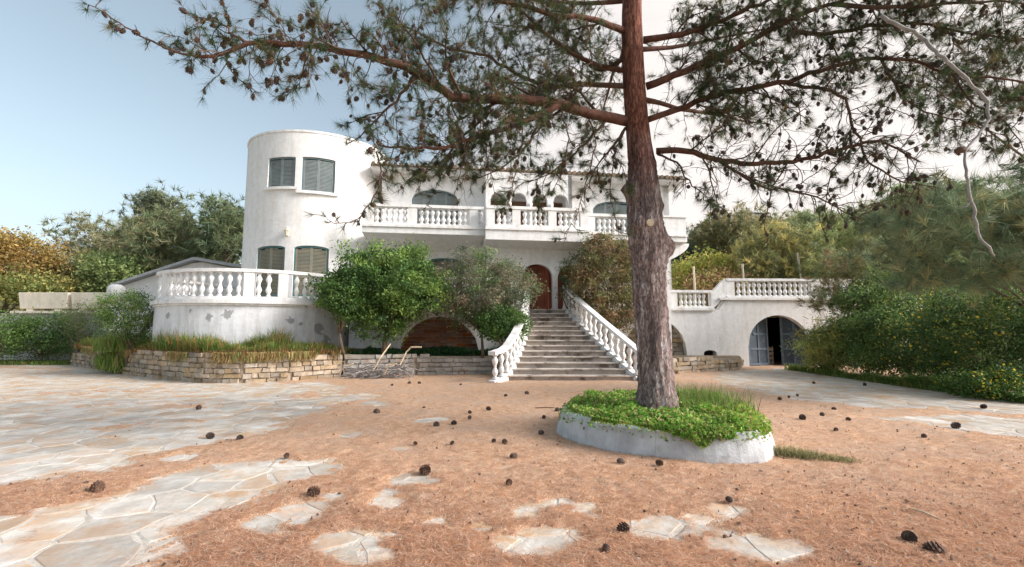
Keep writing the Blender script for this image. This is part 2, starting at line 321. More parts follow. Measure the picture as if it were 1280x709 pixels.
# regions of bare paving, in metres on the ground plane
def poly_px(pts): return np.array([tuple(gnd(*p))[:2] for p in pts])
PAVED = [poly_px([(-700, 640), (0, 603), (110, 588), (230, 563), (330, 543), (400, 512), (480, 494), (440, 486), (420, 478), (380, 472), (250, 478), (100, 452), (0, 449), (-400, 449)]),
         poly_px([(-900, 760), (0, 641), (100, 622), (200, 594), (290, 577), (400, 573), (440, 576), (330, 622), (245, 650), (190, 682), (175, 705), (180, 800), (-200, 900)]),
         poly_px([(905, 463), (1000, 459), (1100, 470), (1280, 497), (1700, 560), (1500, 560), (1280, 519), (1160, 512), (1085, 512), (990, 497), (935, 488), (890, 474)]),
         poly_px([(1090, 522), (1200, 517), (1280, 524), (1600, 552), (1550, 600), (1280, 551), (1180, 536)])]
SPOTS = [(445, 672, .30), (497, 625, .22), (665, 680, .30), (660, 640, .20), (828, 663, .24), (955, 688, .3), (735, 640, .16), (600, 660, .18), (520, 600, .25), (225, 572, .3), (380, 640, .25), (345, 650, .2),
         (540, 525, .3), (470, 505, .5), (560, 650, .15), (420, 625, .12), (905, 640, .15), (700, 630, .16), (1010, 690, .15), (880, 650, .12), (780, 480, .0), (440, 700, .2), (500, 560, .2), (430, 545, .2)]
SPT = [(*gnd(a, b)[:2], r * .8) for a, b, r in SPOTS]
def sdist(P, poly):
    n = len(poly); d = np.full(len(P), 1e9); ins = np.zeros(len(P), bool)
    for i in range(n):
        a = poly[i]; b = poly[(i + 1) % n]; e = b - a; w = P - a
        t = np.clip((w @ e) / (e @ e), 0, 1); d = np.minimum(d, np.hypot(*(w - t[:, None] * e).T))
        c = (a[1] > P[:, 1]) != (b[1] > P[:, 1])
        with np.errstate(divide='ignore', invalid='ignore'): xx = (b[0] - a[0]) * (P[:, 1] - a[1]) / (b[1] - a[1]) + a[0]
        ins ^= c & (P[:, 0] < xx)
    return np.where(ins, d, -d)
def cover(x, y):
    """how deep the litter lies (+) or how bare the stones are (-)"""
    sh = x.shape; P = np.stack([x.ravel(), y.ravel()], -1); P0_ = P
    P = P + .22 * np.stack([fbm(VN1, P[:, 0] * 1.9 + 7, P[:, 1] * 1.9, 4), fbm(VN2, P[:, 0] * 1.9, P[:, 1] * 1.9 + 5, 4)], -1)
    s = np.full(len(P), -1e9)
    for q in PAVED: s = np.maximum(s, sdist(P, q))
    c = np.clip(-s / .35, -1.0, 1.0)
    for (sx, sy, r) in SPT:
        d = np.hypot(P[:, 0] - sx, P[:, 1] - sy); c = np.minimum(c, np.clip((d - r) / .16, -.9, 1))
    n = fbm(VN2, P[:, 0] * 1.3, P[:, 1] * 1.3, 5)
    c = c - .38 * np.clip(fbm(VN1, P0_[:, 0] * .55 + 11, P0_[:, 1] * .55, 3) * 2.2 - .15, 0, 1)
    c = c + .85 * n + .75 * fbm(VN3, P[:, 0] * 5.5, P[:, 1] * 5.5, 4)
    # a dusting of needles over the far part of the left paving
    dust = np.clip((P[:, 1] - 6) / 8, 0, 1) * (P[:, 0] < -2)
    c = c + dust * np.clip(fbm(VN1, P[:, 0] * .45, P[:, 1] * .8, 4) * 2.4 + .55, -.2, 1.4) * .85
    c = c - .25 * np.clip((5.0 - P[:, 1]) / 1.6, 0, 1) * np.clip(1.4 - np.abs(P[:, 0] + .2) / 1.6, 0, 1) * (c > -.4)
    return c.reshape(sh)
def hlit(x, y, c):
    return .004 + .017 * np.clip(c, -1.2, 1.6) + np.clip(c - .5, 0, 1) * (.022 * fbm(VN1, x * 1.1 + 3, y * 1.1, 4) + .012 * fbm(VN2, x * 4, y * 4, 3))
bedp = thing('paving', 'pale crazy paving of irregular flagstones partly buried in fallen pine needles', 'paving', (0, 8, 0), kind='structure')
bx = MB(); bx.box(-30, 24, -2, 30, -.10, -.0025); bx.build('paving_bed', M_BED, bedp)
# irregular flagstones: clipped Voronoi cells
def clip(poly, m, n):
    out = []
    for i in range(len(poly)):
        a = poly[i]; b = poly[(i + 1) % len(poly)]; da = (a[0] - m[0]) * n[0] + (a[1] - m[1]) * n[1]; db = (b[0] - m[0]) * n[0] + (b[1] - m[1]) * n[1]
        if da <= 0: out.append(a)
        if da * db < 0: t = da / (da - db); out.append((a[0] + (b[0] - a[0]) * t, a[1] + (b[1] - a[1]) * t))
    return out
CS = .46; pts = {}
for i in range(-64, 52):
    for j in range(-1, 62):
        pts[i, j] = ((i + random.uniform(.02, .98)) * CS, (j + random.uniform(.02, .98)) * CS)
cells = []
for (i, j), p in pts.items():
    if not (-63 < i < 50 and 0 < j < 60): continue
    pxx, pyy = proj(p[0], max(p[1], .5), 0)
    if pxx < -420 or pxx > 1700: continue
    poly = [(p[0] - 1.2, p[1] - 1.2), (p[0] + 1.2, p[1] - 1.2), (p[0] + 1.2, p[1] + 1.2), (p[0] - 1.2, p[1] + 1.2)]
    for di in range(-2, 3):
        for dj in range(-2, 3):
            q = pts.get((i + di, j + dj))
            if (di or dj) and q:
                n = (q[0] - p[0], q[1] - p[1]); l = math.hypot(*n); g_ = .009 + .008 * random.random()
                poly = clip(poly, ((p[0] + q[0]) / 2 - n[0] / l * g_, (p[1] + q[1]) / 2 - n[1] / l * g_), n)
                if len(poly) < 3: break
        if len(poly) < 3: break
    if len(poly) >= 3: cells.append(poly)
cen = np.array([np.mean(c, 0) for c in cells]); cc = cover(cen[:, 0], cen[:, 1])
score = -np.where(cc < .45, 1, 0) * 1e3 / (cen[:, 1]**2 + .3 * cen[:, 0]**2 + 1)
for k, c in enumerate(cen):
    pxx, pyy = proj(c[0], c[1], 0)
    if pxx < -60 or pxx > 1340 or pyy > 760 or c[1] < 1.5: score[k] *= .001
order = np.argsort(score)
def stone(mb, poly, org):
    cx, cy = np.mean(poly, 0); n = len(poly); dz = random.uniform(-.001, .004); sx, sy = random.uniform(-.007, .007), random.uniform(-.007, .007)
    jag = []
    for i in range(n):
        a = poly[i]; b = poly[(i + 1) % n]; jag.append(a)
        if math.hypot(b[0] - a[0], b[1] - a[1]) > .16: jag.append(((a[0] + b[0]) / 2 + random.uniform(-.028, .028), (a[1] + b[1]) / 2 + random.uniform(-.028, .028)))
    n = len(jag); vs = []
    for ins, z in ((1, -.04), (1, -.006), (.95, 0)):
        for (x, y) in jag:
            X_, Y_ = cx + (x - cx) * ins, cy + (y - cy) * ins
            vs.append((X_ , Y_, z + dz + (sx * (X_ - cx) + sy * (Y_ - cy)) * (z > -.03)))
    fs = [(r * n + i, r * n + (i + 1) % n, (r + 1) * n + (i + 1) % n, (r + 1) * n + i) for r in (0, 1) for i in range(n)] + [tuple(2 * n + i for i in range(n))]
    mb.add(vs, fs)
for k in order[:300]:
    m = MB(); stone(m, cells[k], None); c = cen[k]
    me = m.mesh('flagstone', M_FLAG, (c[0], c[1], 0)); inst('flagstone', me, bedp, (c[0], c[1], 0))
m = MB()
for k in order[300:]: stone(m, cells[k], None)
m.build('flagstones_beyond', M_FLAG, bedp, kind='stuff')
# needle litter: a sheet whose height rises over or sinks under the stones
ys = np.concatenate([np.linspace(-2, 1.8, 20), np.geomspace(1.9, 30, 420)]); ss = np.linspace(-1.7, 1.7, 760)
Yg, Sg = np.meshgrid(ys, ss, indexing='ij'); Xg = Sg * np.maximum(np.abs(Yg), 1.5) * 1.0 ; Xg = np.clip(Xg, -29.5, 23.5)
Cg = cover(Xg, Yg); Zg = hlit(Xg, Yg, Cg) + .006 * fbm(VN3, Xg * 9, Yg * 9, 3) + .004 * (RNG.random(Xg.shape) - .5)
Zg = np.maximum(Zg, -.022)
V = np.stack([Xg, Yg, Zg], -1).reshape(-1, 3); nr, nc = Xg.shape; idx = np.arange(nr * nc).reshape(nr, nc)
F = np.stack([idx[:-1, :-1], idx[:-1, 1:], idx[1:, 1:], idx[1:, :-1]], -1).reshape(-1, 4)
lit = fast('needle_litter', V, F, M_LITTER, smooth=True, kind='stuff'); tag(lit, 'orange brown carpet of fallen pine needles spread over the paving', 'pine needles')
# loose needles lying on it
def loose(n, ymax, w, seed):
    g = np.random.default_rng(seed); y = 1.0 / (g.random(n) * (1 / 2.3 - 1 / ymax) + 1 / ymax); x = (g.random(n) * 2.6 - 1.3) * y
    c = cover(x, y); k = c > -.15 + .5 * (g.random(n) < .12) * -1; x, y, c = x[k], y[k], c[k]; n = len(x)
    z = np.maximum(hlit(x, y, c), .006) + .005 + g.random(n) * .012
    an = g.random(n) * 2 * pi; L_ = .05 + g.random(n) * .06; dx, dy = np.cos(an) * L_ / 2, np.sin(an) * L_ / 2; wx, wy = -np.sin(an) * w / 2, np.cos(an) * w / 2
    dz = (g.random(n) - .5) * .02; bend = (g.random(n) - .5) * .02
    A = np.stack([x - dx - wx, y - dy - wy, z - dz], -1); B = np.stack([x - dx + wx, y - dy + wy, z - dz], -1)
    C = np.stack([x + dx + wx, y + dy + wy, z + dz], -1); D = np.stack([x + dx - wx, y + dy - wy, z + dz], -1)
    M1 = np.stack([x - wy * bend / w * 2 + wx, y + wx * bend / w * 2 + wy, z + .003], -1); M2 = np.stack([x - wy * bend / w * 2 - wx, y + wx * bend / w * 2 - wy, z + .003], -1)
    V = np.stack([A, B, M1, M2, C, D], 1).reshape(-1, 3); i = np.arange(n)[:, None] * 6
    F = np.concatenate([i + [0, 1, 2, 3], i + [3, 2, 4, 5]])
    pal = np.array([(.66, .37, .22), (.56, .30, .17), (.78, .58, .43), (.40, .22, .14), (.64, .45, .33)]); t = pal[g.integers(0, 5, n)] * (.8 + .4 * g.random((n, 1)))
    return V, F, np.repeat(t, 6, 0)
Vn, Fn, Tn = loose(230000, 15, .0028, 5)
ln = fast('fallen_needles', Vn, Fn, M_LEAF, tint=Tn, kind='stuff'); tag(ln, 'loose reddish pine needles lying criss-cross on top of the ground', 'pine needles')

# bits of bark, cone scales and dry leaves among the needles
gd = np.random.default_rng(8); n = 2600; yy = 1 / (gd.random(n) * (1 / 2.4 - 1 / 14) + 1 / 14); xx = (gd.random(n) * 2.4 - 1.2) * yy; k = cover(xx, yy) > -.4 ; k &= gd.random(n) < np.where(xx > 1.5, 1, .35); xx, yy = xx[k], yy[k]; n = len(xx)
an = gd.random(n) * 6.28; sz = .008 + .018 * gd.random(n) ** 2; ux, uy = np.cos(an), np.sin(an); zz0 = hlit(xx, yy, cover(xx, yy)) + .022; asp_ = .4 + .5 * gd.random(n)
q = [np.stack([xx + ux * sz * a - uy * sz * b * asp_, yy + uy * sz * a + ux * sz * b * asp_, zz0 + c], -1) for a, b, c in ((-1, -.4, -.012), (0, -1, -.006), (1, 0, -.01), (0, 1, -.02), (0, 0, .004))]
V = np.stack(q, 1).reshape(-1, 3); i = np.arange(n)[:, None] * 5; F = np.concatenate([i + [0, 1, 4], i + [1, 2, 4], i + [2, 3, 4], i + [3, 0, 4]])
tt = np.array([(.22, .13, .09), (.40, .30, .24), (.60, .46, .36), (.14, .09, .07)])[gd.integers(0, 4, n)]
dbo = fast('ground_debris', V, F, M_LEAF, tint=np.repeat(tt, 5, 0), kind='stuff'); tag(dbo, 'scattered flakes of bark and cone scales among the fallen needles', 'debris')

# ------------------------------------------------------------------ wall with openings, along any path
def straight(P0, T, N_, off=0):
    P0 = Vector(P0); T = Vector(T); N_ = Vector(N_)
    def f(u, w=0): q = P0 + T * u + N_ * (w + off); return q.x, q.y
    return f
def circle(C, Rr, off=0):
    def f(u, w=0):           # u = angle in radians, 0 towards -Y, positive to +X
        r = Rr + w + off; return C[0] + r * sin(u), C[1] - r * cos(u)
    return f
def wall(mb, path, u0, u1, z0, z1, holes=(), thick=.25, step=.5, ztap=None):
    us = {round(u0, 5), round(u1, 5)}
    n = max(1, int(abs(u1 - u0) / step)); us |= {round(u0 + (u1 - u0) * i / n, 5) for i in range(n + 1)}
    for h in holes:
        us |= {round(h['a'] + (h['b'] - h['a']) * i / 14, 5) for i in range(15)}
    us = sorted(u for u in us if u0 - 1e-6 <= u <= u1 + 1e-6)
    f0 = z0 if callable(z0) else (lambda u: z0); f1 = z1 if callable(z1) else (lambda u: z1)
    def P(u, w, z): x, y = path(u, w); return (x, y, z)
    def q(a, b, c, d): mb.add([a, b, c, d], [(0, 1, 2, 3)])
    for A, B in zip(us, us[1:]):
        if B - A < 1e-4: continue
        mid = (A + B) / 2; hs = sorted([h for h in holes if h['a'] < mid < h['b']], key=lambda h: h['z'])
        segs = []; lo = f0
        for h in hs: segs.append((lo, (lambda u, h=h: h['z']))); lo = h['top']
        segs.append((lo, f1))
        for lo_, hi_ in segs:
            if hi_(mid) - lo_(mid) < 1e-3: continue
            for w, fl in ((0, 0), (-thick, 1)):
                p = [P(A, w, lo_(A)), P(B, w, lo_(B)), P(B, w, hi_(B)), P(A, w, hi_(A))]
                q(*(p[::-1] if fl else p))
            q(P(A, 0, hi_(A)), P(B, 0, hi_(B)), P(B, -thick, hi_(B)), P(A, -thick, hi_(A)))
            q(P(A, -thick, lo_(A)), P(B, -thick, lo_(B)), P(B, 0, lo_(B)), P(A, 0, lo_(A)))
    for h in holes:
        for u in (h['a'], h['b']):
            if h['top'](u) - h['z'] > 1e-3: q(P(u, 0, h['z']), P(u, -thick, h['z']), P(u, -thick, h['top'](u)), P(u, 0, h['top'](u)))
    for u in (u0, u1): q(P(u, 0, f0(u)), P(u, -thick, f0(u)), P(u, -thick, f1(u)), P(u, 0, f1(u)))
def hole(a, b, z, zt, rise=0.0):
    c = (a + b) / 2; h = (b - a) / 2
    def top(u): t = min(1, abs(u - c) / h); return zt - rise + rise * sqrt(max(0, 1 - t * t)) if rise > 0 else zt
    return dict(a=a, b=b, z=z, top=top)
def pbox(mb, path, a, b, w0, w1, z0, z1, n=1):
    f0 = z0 if callable(z0) else (lambda u: z0); f1 = z1 if callable(z1) else (lambda u: z1)
    n = max(1, n); base = len(mb.v); vs = []; 
    for i in range(n + 1):
        u = a + (b - a) * i / n
        for w, f in ((w1, f0), (w0, f0), (w0, f1), (w1, f1)): x, y = path(u, w); vs.append((x, y, f(u)))
    fs = [(0, 1, 2, 3), tuple(4 * n + k for k in (3, 2, 1, 0))]
    for i in range(n):
        for k in range(4): fs.append((4 * i + k, 4 * i + 4 + k, 4 * i + 4 + (k + 1) % 4, 4 * i + (k + 1) % 4))
    mb.add(vs, fs)
def fill_shape(mb, path, h, w0, w1, zb=None, n=10, a=None, b=None, inset=0):
    a = h['a'] if a is None else a; b = h['b'] if b is None else b; zb = h['z'] if zb is None else zb
    pbox(mb, path, a, b, w0, w1, zb, (lambda u: max(zb + .02, h['top'](u) - inset)), n)
def shutter_window(parent, path, h, uscale, frame_m, slat_m, rec=.10, leaves=2, sill=None):
    """window > frame, shutter (one per leaf), slats as real louvres"""
    win = MB(); fill_shape(win, path, h, -rec - .09, -rec - .07); w = win.build('window', M_DARK, parent)
    fr = MB(); fw = .055 / uscale
    for (a, b) in ((h['a'], h['a'] + fw), (h['b'] - fw, h['b'])): pbox(fr, path, a, b, -rec - .065, -rec + .012, h['z'] + .001, lambda u: h['top'](u) - .001, 2)
    pbox(fr, path, h['a'] + fw, h['b'] - fw, -rec - .065, -rec + .01, lambda u: h['top'](u) - .07, lambda u: h['top'](u) - .002, 10)
    pbox(fr, path, h['a'] + fw, h['b'] - fw, -rec - .065, -rec + .01, h['z'] + .002, h['z'] + .06, 4)
    fr.build('frame', frame_m, w)
    W = (h['b'] - h['a'] - 2 * fw) / leaves
    for k in range(leaves):
        a = h['a'] + fw + W * k; b = a + W; s = MB(); st = .05 / uscale
        for (p, q_) in ((a + .004 / uscale, a + st), (b - st, b - .004 / uscale)): pbox(s, path, p, q_, -rec - .055, -rec - .012, h['z'] + .065, lambda u: h['top'](u) - .075, 2)
        z = h['z'] + .07; zt = min(h['top'](a + st), h['top'](b - st)) - .08
        zmax = max(h['top'](a + st), h['top'](b - st), h['top']((a + b) / 2)) - .09
        while z < zmax:
            aa, bb = a + st, b - st
            while aa < bb and h['top'](aa) - .08 < z + .04: aa += .04 / uscale
            while bb > aa and h['top'](bb) - .08 < z + .04: bb -= .04 / uscale
            if bb - aa > .06 / uscale: pbox(s, path, aa, bb, -rec - .052, -rec - .02, z, z + .036, 3)
            z += .055
        s.build('shutter', slat_m, w)
    return w

# baluster shared mesh (unit height 1)
def baluster_mesh():
    m = MB(); m.box(-.085, .085, -.085, .085, 0, .07); m.box(-.08, .08, -.08, .08, .93, 1.0)
    m.lathe([(.055, .07), (.075, .085), (.05, .11), (.06, .14), (.105, .24), (.11, .29), (.085, .38), (.052, .46), (.05, .49), (.07, .505), (.05, .52), (.052, .55), (.085, .63), (.11, .72), (.105, .77), (.06, .87), (.05, .895), (.07, .915), (.055, .93)], 10)
    return m.mesh('baluster', M_BAL, smooth=False)
BALM = baluster_mesh()
for p in BALM.polygons: p.use_smooth = len(p.vertices) == 4 and abs(p.normal.z) < .95 and p.area < .02
def balustrade(parent, path, a, b, uscale, zb, piers, spacing=.24, hb=.62, base=.12, cap=.11, wid=.13, nseg=1, pierw=.17, bsc=.9, solid=(), name='balustrade'):
    zf = zb if callable(zb) else (lambda u: zb)
    m = MB(); pbox(m, path, a, b, -wid, wid, zf, lambda u: zf(u) + base, nseg)
    pbox(m, path, a, b, -wid - .02, wid + .02, lambda u: zf(u) + base + hb, lambda u: zf(u) + base + hb + cap, nseg)
    rail = m.build(name, M_RAIL, parent)
    for p in piers:
        q = MB(); h = pierw / uscale; pbox(q, path, max(a, p - h), min(b, p + h), -wid + .01, wid - .01, lambda u: zf(u) + base - .01, lambda u: zf(u) + base + hb + .01, 2); q.build('pier', M_BAL, rail)
    n = int(abs(b - a) * uscale / spacing)
    for i in range(n):
        u = a + (b - a) * (i + .5) / n
        if any(abs(u - p) * uscale < pierw + spacing * .38 for p in piers) or any(s0 < u < s1 for s0, s1 in solid): continue
        x, y = path(u, 0); x2, y2 = path(u + .01, 0)
        inst('baluster', BALM, rail, (x, y, zf(u) + base), (0, 0, atan2(y2 - y, x2 - x)), (bsc, bsc, hb))
    return rail

# ------------------------------------------------------------------ the villa
A8 = R(8); FT = Vector((cos(A8), sin(A8))); FN = Vector((sin(A8), -cos(A8))); F0 = Vector((-5.7, 20.5))
fac = straight(F0, FT, FN)
def upx(px, off=0.0, py=300):   # facade coordinate hit by a pixel column
    d = ray(px, py); P = F0 + FN * off   # solve t*d = P + FT*u
    det = d.x * (-FT.y) - (-FT.x) * d.y; t = (P.x * (-FT.y) - (-FT.x) * P.y) / det; u = (d.x * P.y - d.y * P.x) / det
    return u
villa = thing('villa', 'white two storey villa with a round shuttered tower and arched balcony loggia', 'house', (0, 21, 0))
UL = 13.3
FLG, FLU = 2.45, 5.72    # floor levels
# upper openings
UW1 = hole(upx(515, 0, 240), upx(573, 0, 240), FLU, 7.82, .45); UW2 = hole(upx(741, 0, 255), upx(803, 0, 255), FLU, 7.62, .42)
LW1 = hole(upx(533), upx(580), 3.0, 4.75, .2)
b0, b1 = upx(607, .9), upx(716, .9)
pc0, pc1 = upx(600, 1.0), upx(742, 1.0)
m = MB(); wall(m, fac, 0, UL, 0, 8.5, [UW1, LW1], .3, step=.7)
m2 = MB()
m = MB()
doorU = hole(b0 + .15, b1 - .15, FLU - .02, 7.5, 0)
doorL = hole(pc0 + .2, pc1 - .2, FLG - .02, 4.6, 0)
wall(m, fac, 0, UL, 0, 8.45, [UW1, LW1, UW2, doorU, doorL], .3, step=.7)
m.build('facade', M_WALL, villa)
for h, fm, sm, lv in ((UW1, M_SHUTF, M_SHUT, 4), (UW2, M_SHUTF, M_SHUT, 4), (LW1, M_TEAL, M_TSLAT, 2)): shutter_window(villa, fac, h, 1, fm, sm, leaves=lv)
m = MB()
endp = straight(F0 + FT * UL, -FN, FT); wall(m, endp, 0, 6, 0, 8.45, [], .3); m.build('side_wall', M_WALL, villa)
# loggia bay with four arches
bay = straight(F0 + FN * .9, FT, FN)
hs = [hole(upx(c, .9, 250) - .34, upx(c, .9, 250) + .34, FLU - .02, 7.56, .36) for c in (623, 649, 675, 701)]
m = MB(); wall(m, bay, b0, b1, FLU - .1, 8.45, hs, .22, step=.6)
side = MB()
for u in (b0, b1): pbox(m, fac, u - .11 + (.11 if u == b0 else -.11), u + .11 + (.11 if u == b0 else -.11), .0, .68, FLU - .1, 8.45)
m.build('loggia', M_WALL, villa)
for k in range(3):
    uu = (hs[k]['b'] + hs[k + 1]['a']) / 2; x, y = bay(uu, .05); c = MB(); c.lathe([(.11, 0), (.11, .05), (.07, .08), (.065, 1.2), (.10, 1.27), (.12, 1.34)], 12, (x, y, FLU)); c.build('loggia_column', M_BAL, villa, smooth=True)
m = MB(); pbox(m, fac, b0 - 1.3, b1 + 1.3, -1.3, -1.2, FLU - .1, 8.4); m.build('loggia_back_wall', M_LOGG, villa)
m = MB(); pbox(m, fac, b0 - .3, b1 + .3, -1.6, -.31, FLU - .25, FLU - .03); m.build('loggia_floor', M_STEP, villa)
m = MB(); pbox(m, fac, b0 - .3, b1 + .3, -1.6, -.31, 8.2, 8.4); m.build('loggia_ceiling', M_WALL, villa)
# balcony slab: left stretch, deeper middle, right stretch
W0 = 1.9
def curve_under(mb, a, b, w_in, w_out, ztop, zf, n=8):
    # slab with a coved underside running back to the wall
    prof = [(w_out, ztop), (w_out, zf)] + [(w_out - .18 - (w_out - .18 - w_in) * i / n, zf - .02 - .38 * (i / n)**2) for i in range(n + 1)] + [(w_in, ztop)]
    base = len(mb.v); k = len(prof); vs = []
    for u in (a, b):
        for w, z in prof: x, y = fac(u, w); vs.append((x, y, z))
    fs = [tuple(range(k))[::-1], tuple(range(k, 2 * k))] + [(i, (i + 1) % k, k + (i + 1) % k, k + i) for i in range(k)]
    mb.add(vs, fs)
uL, uC0, uC1, uR = upx(452, W0), upx(607, W0 + .35), upx(737, W0 + .35), upx(859, W0)
bs = MB(); curve_under(bs, uL, uC0 - .003, .003, W0, FLU, 5.42); bs.build('balcony_slab', M_WALL, villa)
bs = MB(); curve_under(bs, uC0, uC1, .003, W0 + .35, FLU + .004, 5.2); bs.build('balcony_slab', M_WALL, villa)
bs = MB(); curve_under(bs, uC1 + .003, uR, .003, W0, FLU, 5.38); bs.build('balcony_slab', M_WALL, villa)
m = MB()
for a, b, w, z in ((uL, uC0 - .01, W0, 5.66), (uC0 - .01, uC1 + .01, W0 + .35, 5.6), (uC1 + .01, uR, W0, 5.6)): pbox(m, fac, a, b, w + .003, w + .06, z, z + .09)
m.build('balcony_moulding', M_RAIL, villa)
PB = lambda w: straight(F0 + FN * w, FT, FN)
balustrade(villa, PB(W0 - .14), uL, uC0 - .05, 1, FLU + .006, [uL + .25, upx(455 + 60, W0), upx(592, W0)], .21, .66, .10, .12, nseg=2, solid=())
balustrade(villa, PB(W0 + .21), uC0 + .02, uC1 - .02, 1, FLU + .01, [uC0 + .2, upx(645, W0 + .2), upx(690, W0 + .2), uC1 - .2], .21, .64, .10, .12, nseg=2)
uS = upx(826, W0)
balustrade(villa, PB(W0 - .14), uC1 + .05, uS, 1, FLU - .1, [uC1 + .2, upx(793, W0)], .21, .66, .10, .12, nseg=2)
m = MB(); pbox(m, fac, uS, uR - .02, W0 - .26, W0 - .02, FLU, FLU + .72); pbox(m, fac, uR - .25, uR - .02, .01, W0 - .27, FLU, FLU + .72); m.build('parapet', M_WALL, villa)
m = MB(); pbox(m, fac, uS - .03, uR + .03, W0 - .31, W0 + .03, FLU + .722, FLU + .80); m.build('parapet_cap', M_RAIL, villa)
# porch wall with pointed pair of arches under the balcony, column between
por = straight(F0 + FN * 1.0, FT, FN)
uc = upx(693.5, 1.0)
h1 = hole(upx(652, 1.0), uc - .11, FLG - .02, 4.42, .55); h2 = hole(uc + .11, upx(733, 1.0), FLG - .02, 4.42, .55)
h0 = hole(upx(608, 1.0), upx(644, 1.0), FLG + .7, 4.42, .5)
m = MB(); wall(m, por, pc0, pc1, 0, 5.3, [h0, h1, h2], .22, step=.6); m.build('porch_wall', M_WALL, villa)
x, y = por(uc, -.11); c = MB(); c.lathe([(.15, 0), (.15, .08), (.10, .12), (.085, 1.3), (.13, 1.38), (.15, 1.45)], 14, (x, y + .0, FLG)); c.build('porch_column', M_BAL, villa, smooth=True)
m = MB(); pbox(m, fac, pc0 - 1, pc1 + 1, -.9, -.8, FLG, 5.2); m.build('porch_back_wall', M_REDW, villa)
m = MB(); pbox(m, fac, pc0, pc1, -.8, .78, FLG - .3, FLG); m.build('porch_floor', M_STEP, villa)
m = MB(); pbox(m, fac, pc0 + .1, pc1 - .1, -.8, -.31, 5.0, 5.15); m.build('porch_ceiling', M_WALL, villa)
# half open red door leaf
dl = MB(); ux0 = upx(664, .3)
q0 = Vector(fac(ux0, -.5)); q1 = Vector(fac(ux0 + .75, .35)); T_ = (q1 - q0).normalized(); Nn = Vector((T_.y, -T_.x))
dp = straight(q0, T_, Nn); Ld = (q1 - q0).length
pbox(dl, dp, 0, Ld, -.03, .02, FLG + .01, 4.5); dro = dl.build('door', M_RED, villa)
for z0_, z1_ in ((2.65, 3.35), (3.5, 4.3)):
    t = MB()
    for a_, b_ in ((.14, .44), (.54, .84)): pbox(t, dp, a_ * Ld / 1.0, b_ * Ld, .021, .045, z0_, z1_)
    t.build('door_panel', M_RED, dro)
# right support with a curved bracket
uP = upx(835, W0 - .3)
m = MB(); pbox(m, fac, uP - .9, uP, W0 - .55, W0 - .25, 0, 4.6)
prof = [(uP, 4.6)] + [(uP + .95 * sin(i / 8 * pi / 2) ** 1.6, 4.6 + .76 * (1 - cos(i / 8 * pi / 2)) ** .8) for i in range(1, 9)] + [(uP - .9, 5.36), (uP - .9, 4.6)]
vs = []; k = len(prof)
for w in (W0 - .55, W0 - .25):
    for u, z in prof: xx, yy = fac(u, w); vs.append((xx, yy, z))
m.add(vs, [tuple(range(k)), tuple(range(k, 2 * k))[::-1]] + [(i, (i + 1) % k, k + (i + 1) % k, k + i) for i in range(k)])
m.build('bracket_column', M_WALL, villa)
# roof with a tiled skirt
rf = MB()
def fp(u, w, z): xx, yy = fac(u, w); return (xx, yy, z)
e0, e1 = -.4, UL + .55
rf.hexa([fp(e0, .75, 8.46), fp(e1, .75, 8.46), fp(e1, -6.6, 8.46), fp(e0, -6.6, 8.46), fp(e0, .72, 8.55), fp(e1, .72, 8.55), fp(e1, -6.6, 8.55), fp(e0, -6.6, 8.55)])
roof = rf.build('roof', M_WALL, villa)
rf = MB(); rf.hexa([fp(e0, .8, 8.555), fp(e1, .8, 8.555), fp(e1, -6.6, 8.555), fp(e0, -6.6, 8.555), fp(e0 + .0, .78, 8.60), fp(e1, .78, 8.60), fp(e1 - 3.2, -3, 9.35), fp(e0, -3, 9.35)])
rf.build('roof_slope', M_TILE, roof)
t = MB(); n = int((e1 - e0) / .23)
for i in range(n):
    u = e0 + .12 + i * .23
    jit = random.uniform(-.03, .03)
    top_u = u if u < e1 - 3.2 else e1 - 3.2 - 0
    wtop = -2.9 if u < e1 - 3.2 else -2.9 * (e1 - u) / 3.2
    p0 = Vector(fp(u, .86 + jit, 8.60)); p1 = Vector(fp(u, wtop, 8.63 + .75 * (-wtop + .8) / 3.8)); t.tube([p0, p0 + (p1 - p0) * .5, p1], [.085, .08, .08], 8)
t.build('roof_tiles', M_TILE, roof, kind='stuff')
# tower
tow = circle(TC, TR)
def ang(px, py=300, C=TC, Rr=TR): p = on_circle(px, py, C, Rr); return atan2(p.x - C[0], -(p.y - C[1]))
zt = lambda px, py: on_circle(px, py, TC, TR).z
W1 = hole(ang(335, 215), ang(369, 215), zt(352, 234), zt(352, 196), .03); W2 = hole(ang(377, 218), ang(419, 218), zt(398, 240), zt(398, 197) - .0, .04)
W3 = hole(ang(321, 320), ang(356, 320), 2.9, zt(340, 307), .10); W4 = hole(ang(367, 320), ang(411, 320), 2.9, zt(388, 307), .12)
m = MB(); TT = zt(375, 165)
ZT = lambda u: TT
wall(m, tow, -pi * .9, pi * .75, 0, 1.0, [], .28, step=.12); 
m = MB(); wall(m, tow, -pi * .9, pi * .75, 0, ZT, [W1, W2, W3, W4], .28, step=.10)
tw = m.build('tower_wall', M_TOWER, villa)
m = MB(); pbox(m, tow, -pi * .9, pi * .75, -.3, .03, TT + .002, TT + .09, 60); m.build('tower_coping', M_RAIL, villa)
m = MB(); n = 40; m.add([(TC[0] + (TR - .29) * sin(2 * pi * k / n), TC[1] - (TR - .29) * cos(2 * pi * k / n), TT - .35) for k in range(n)], [tuple(range(n))]); m.build('tower_roof', M_GREYW, villa)
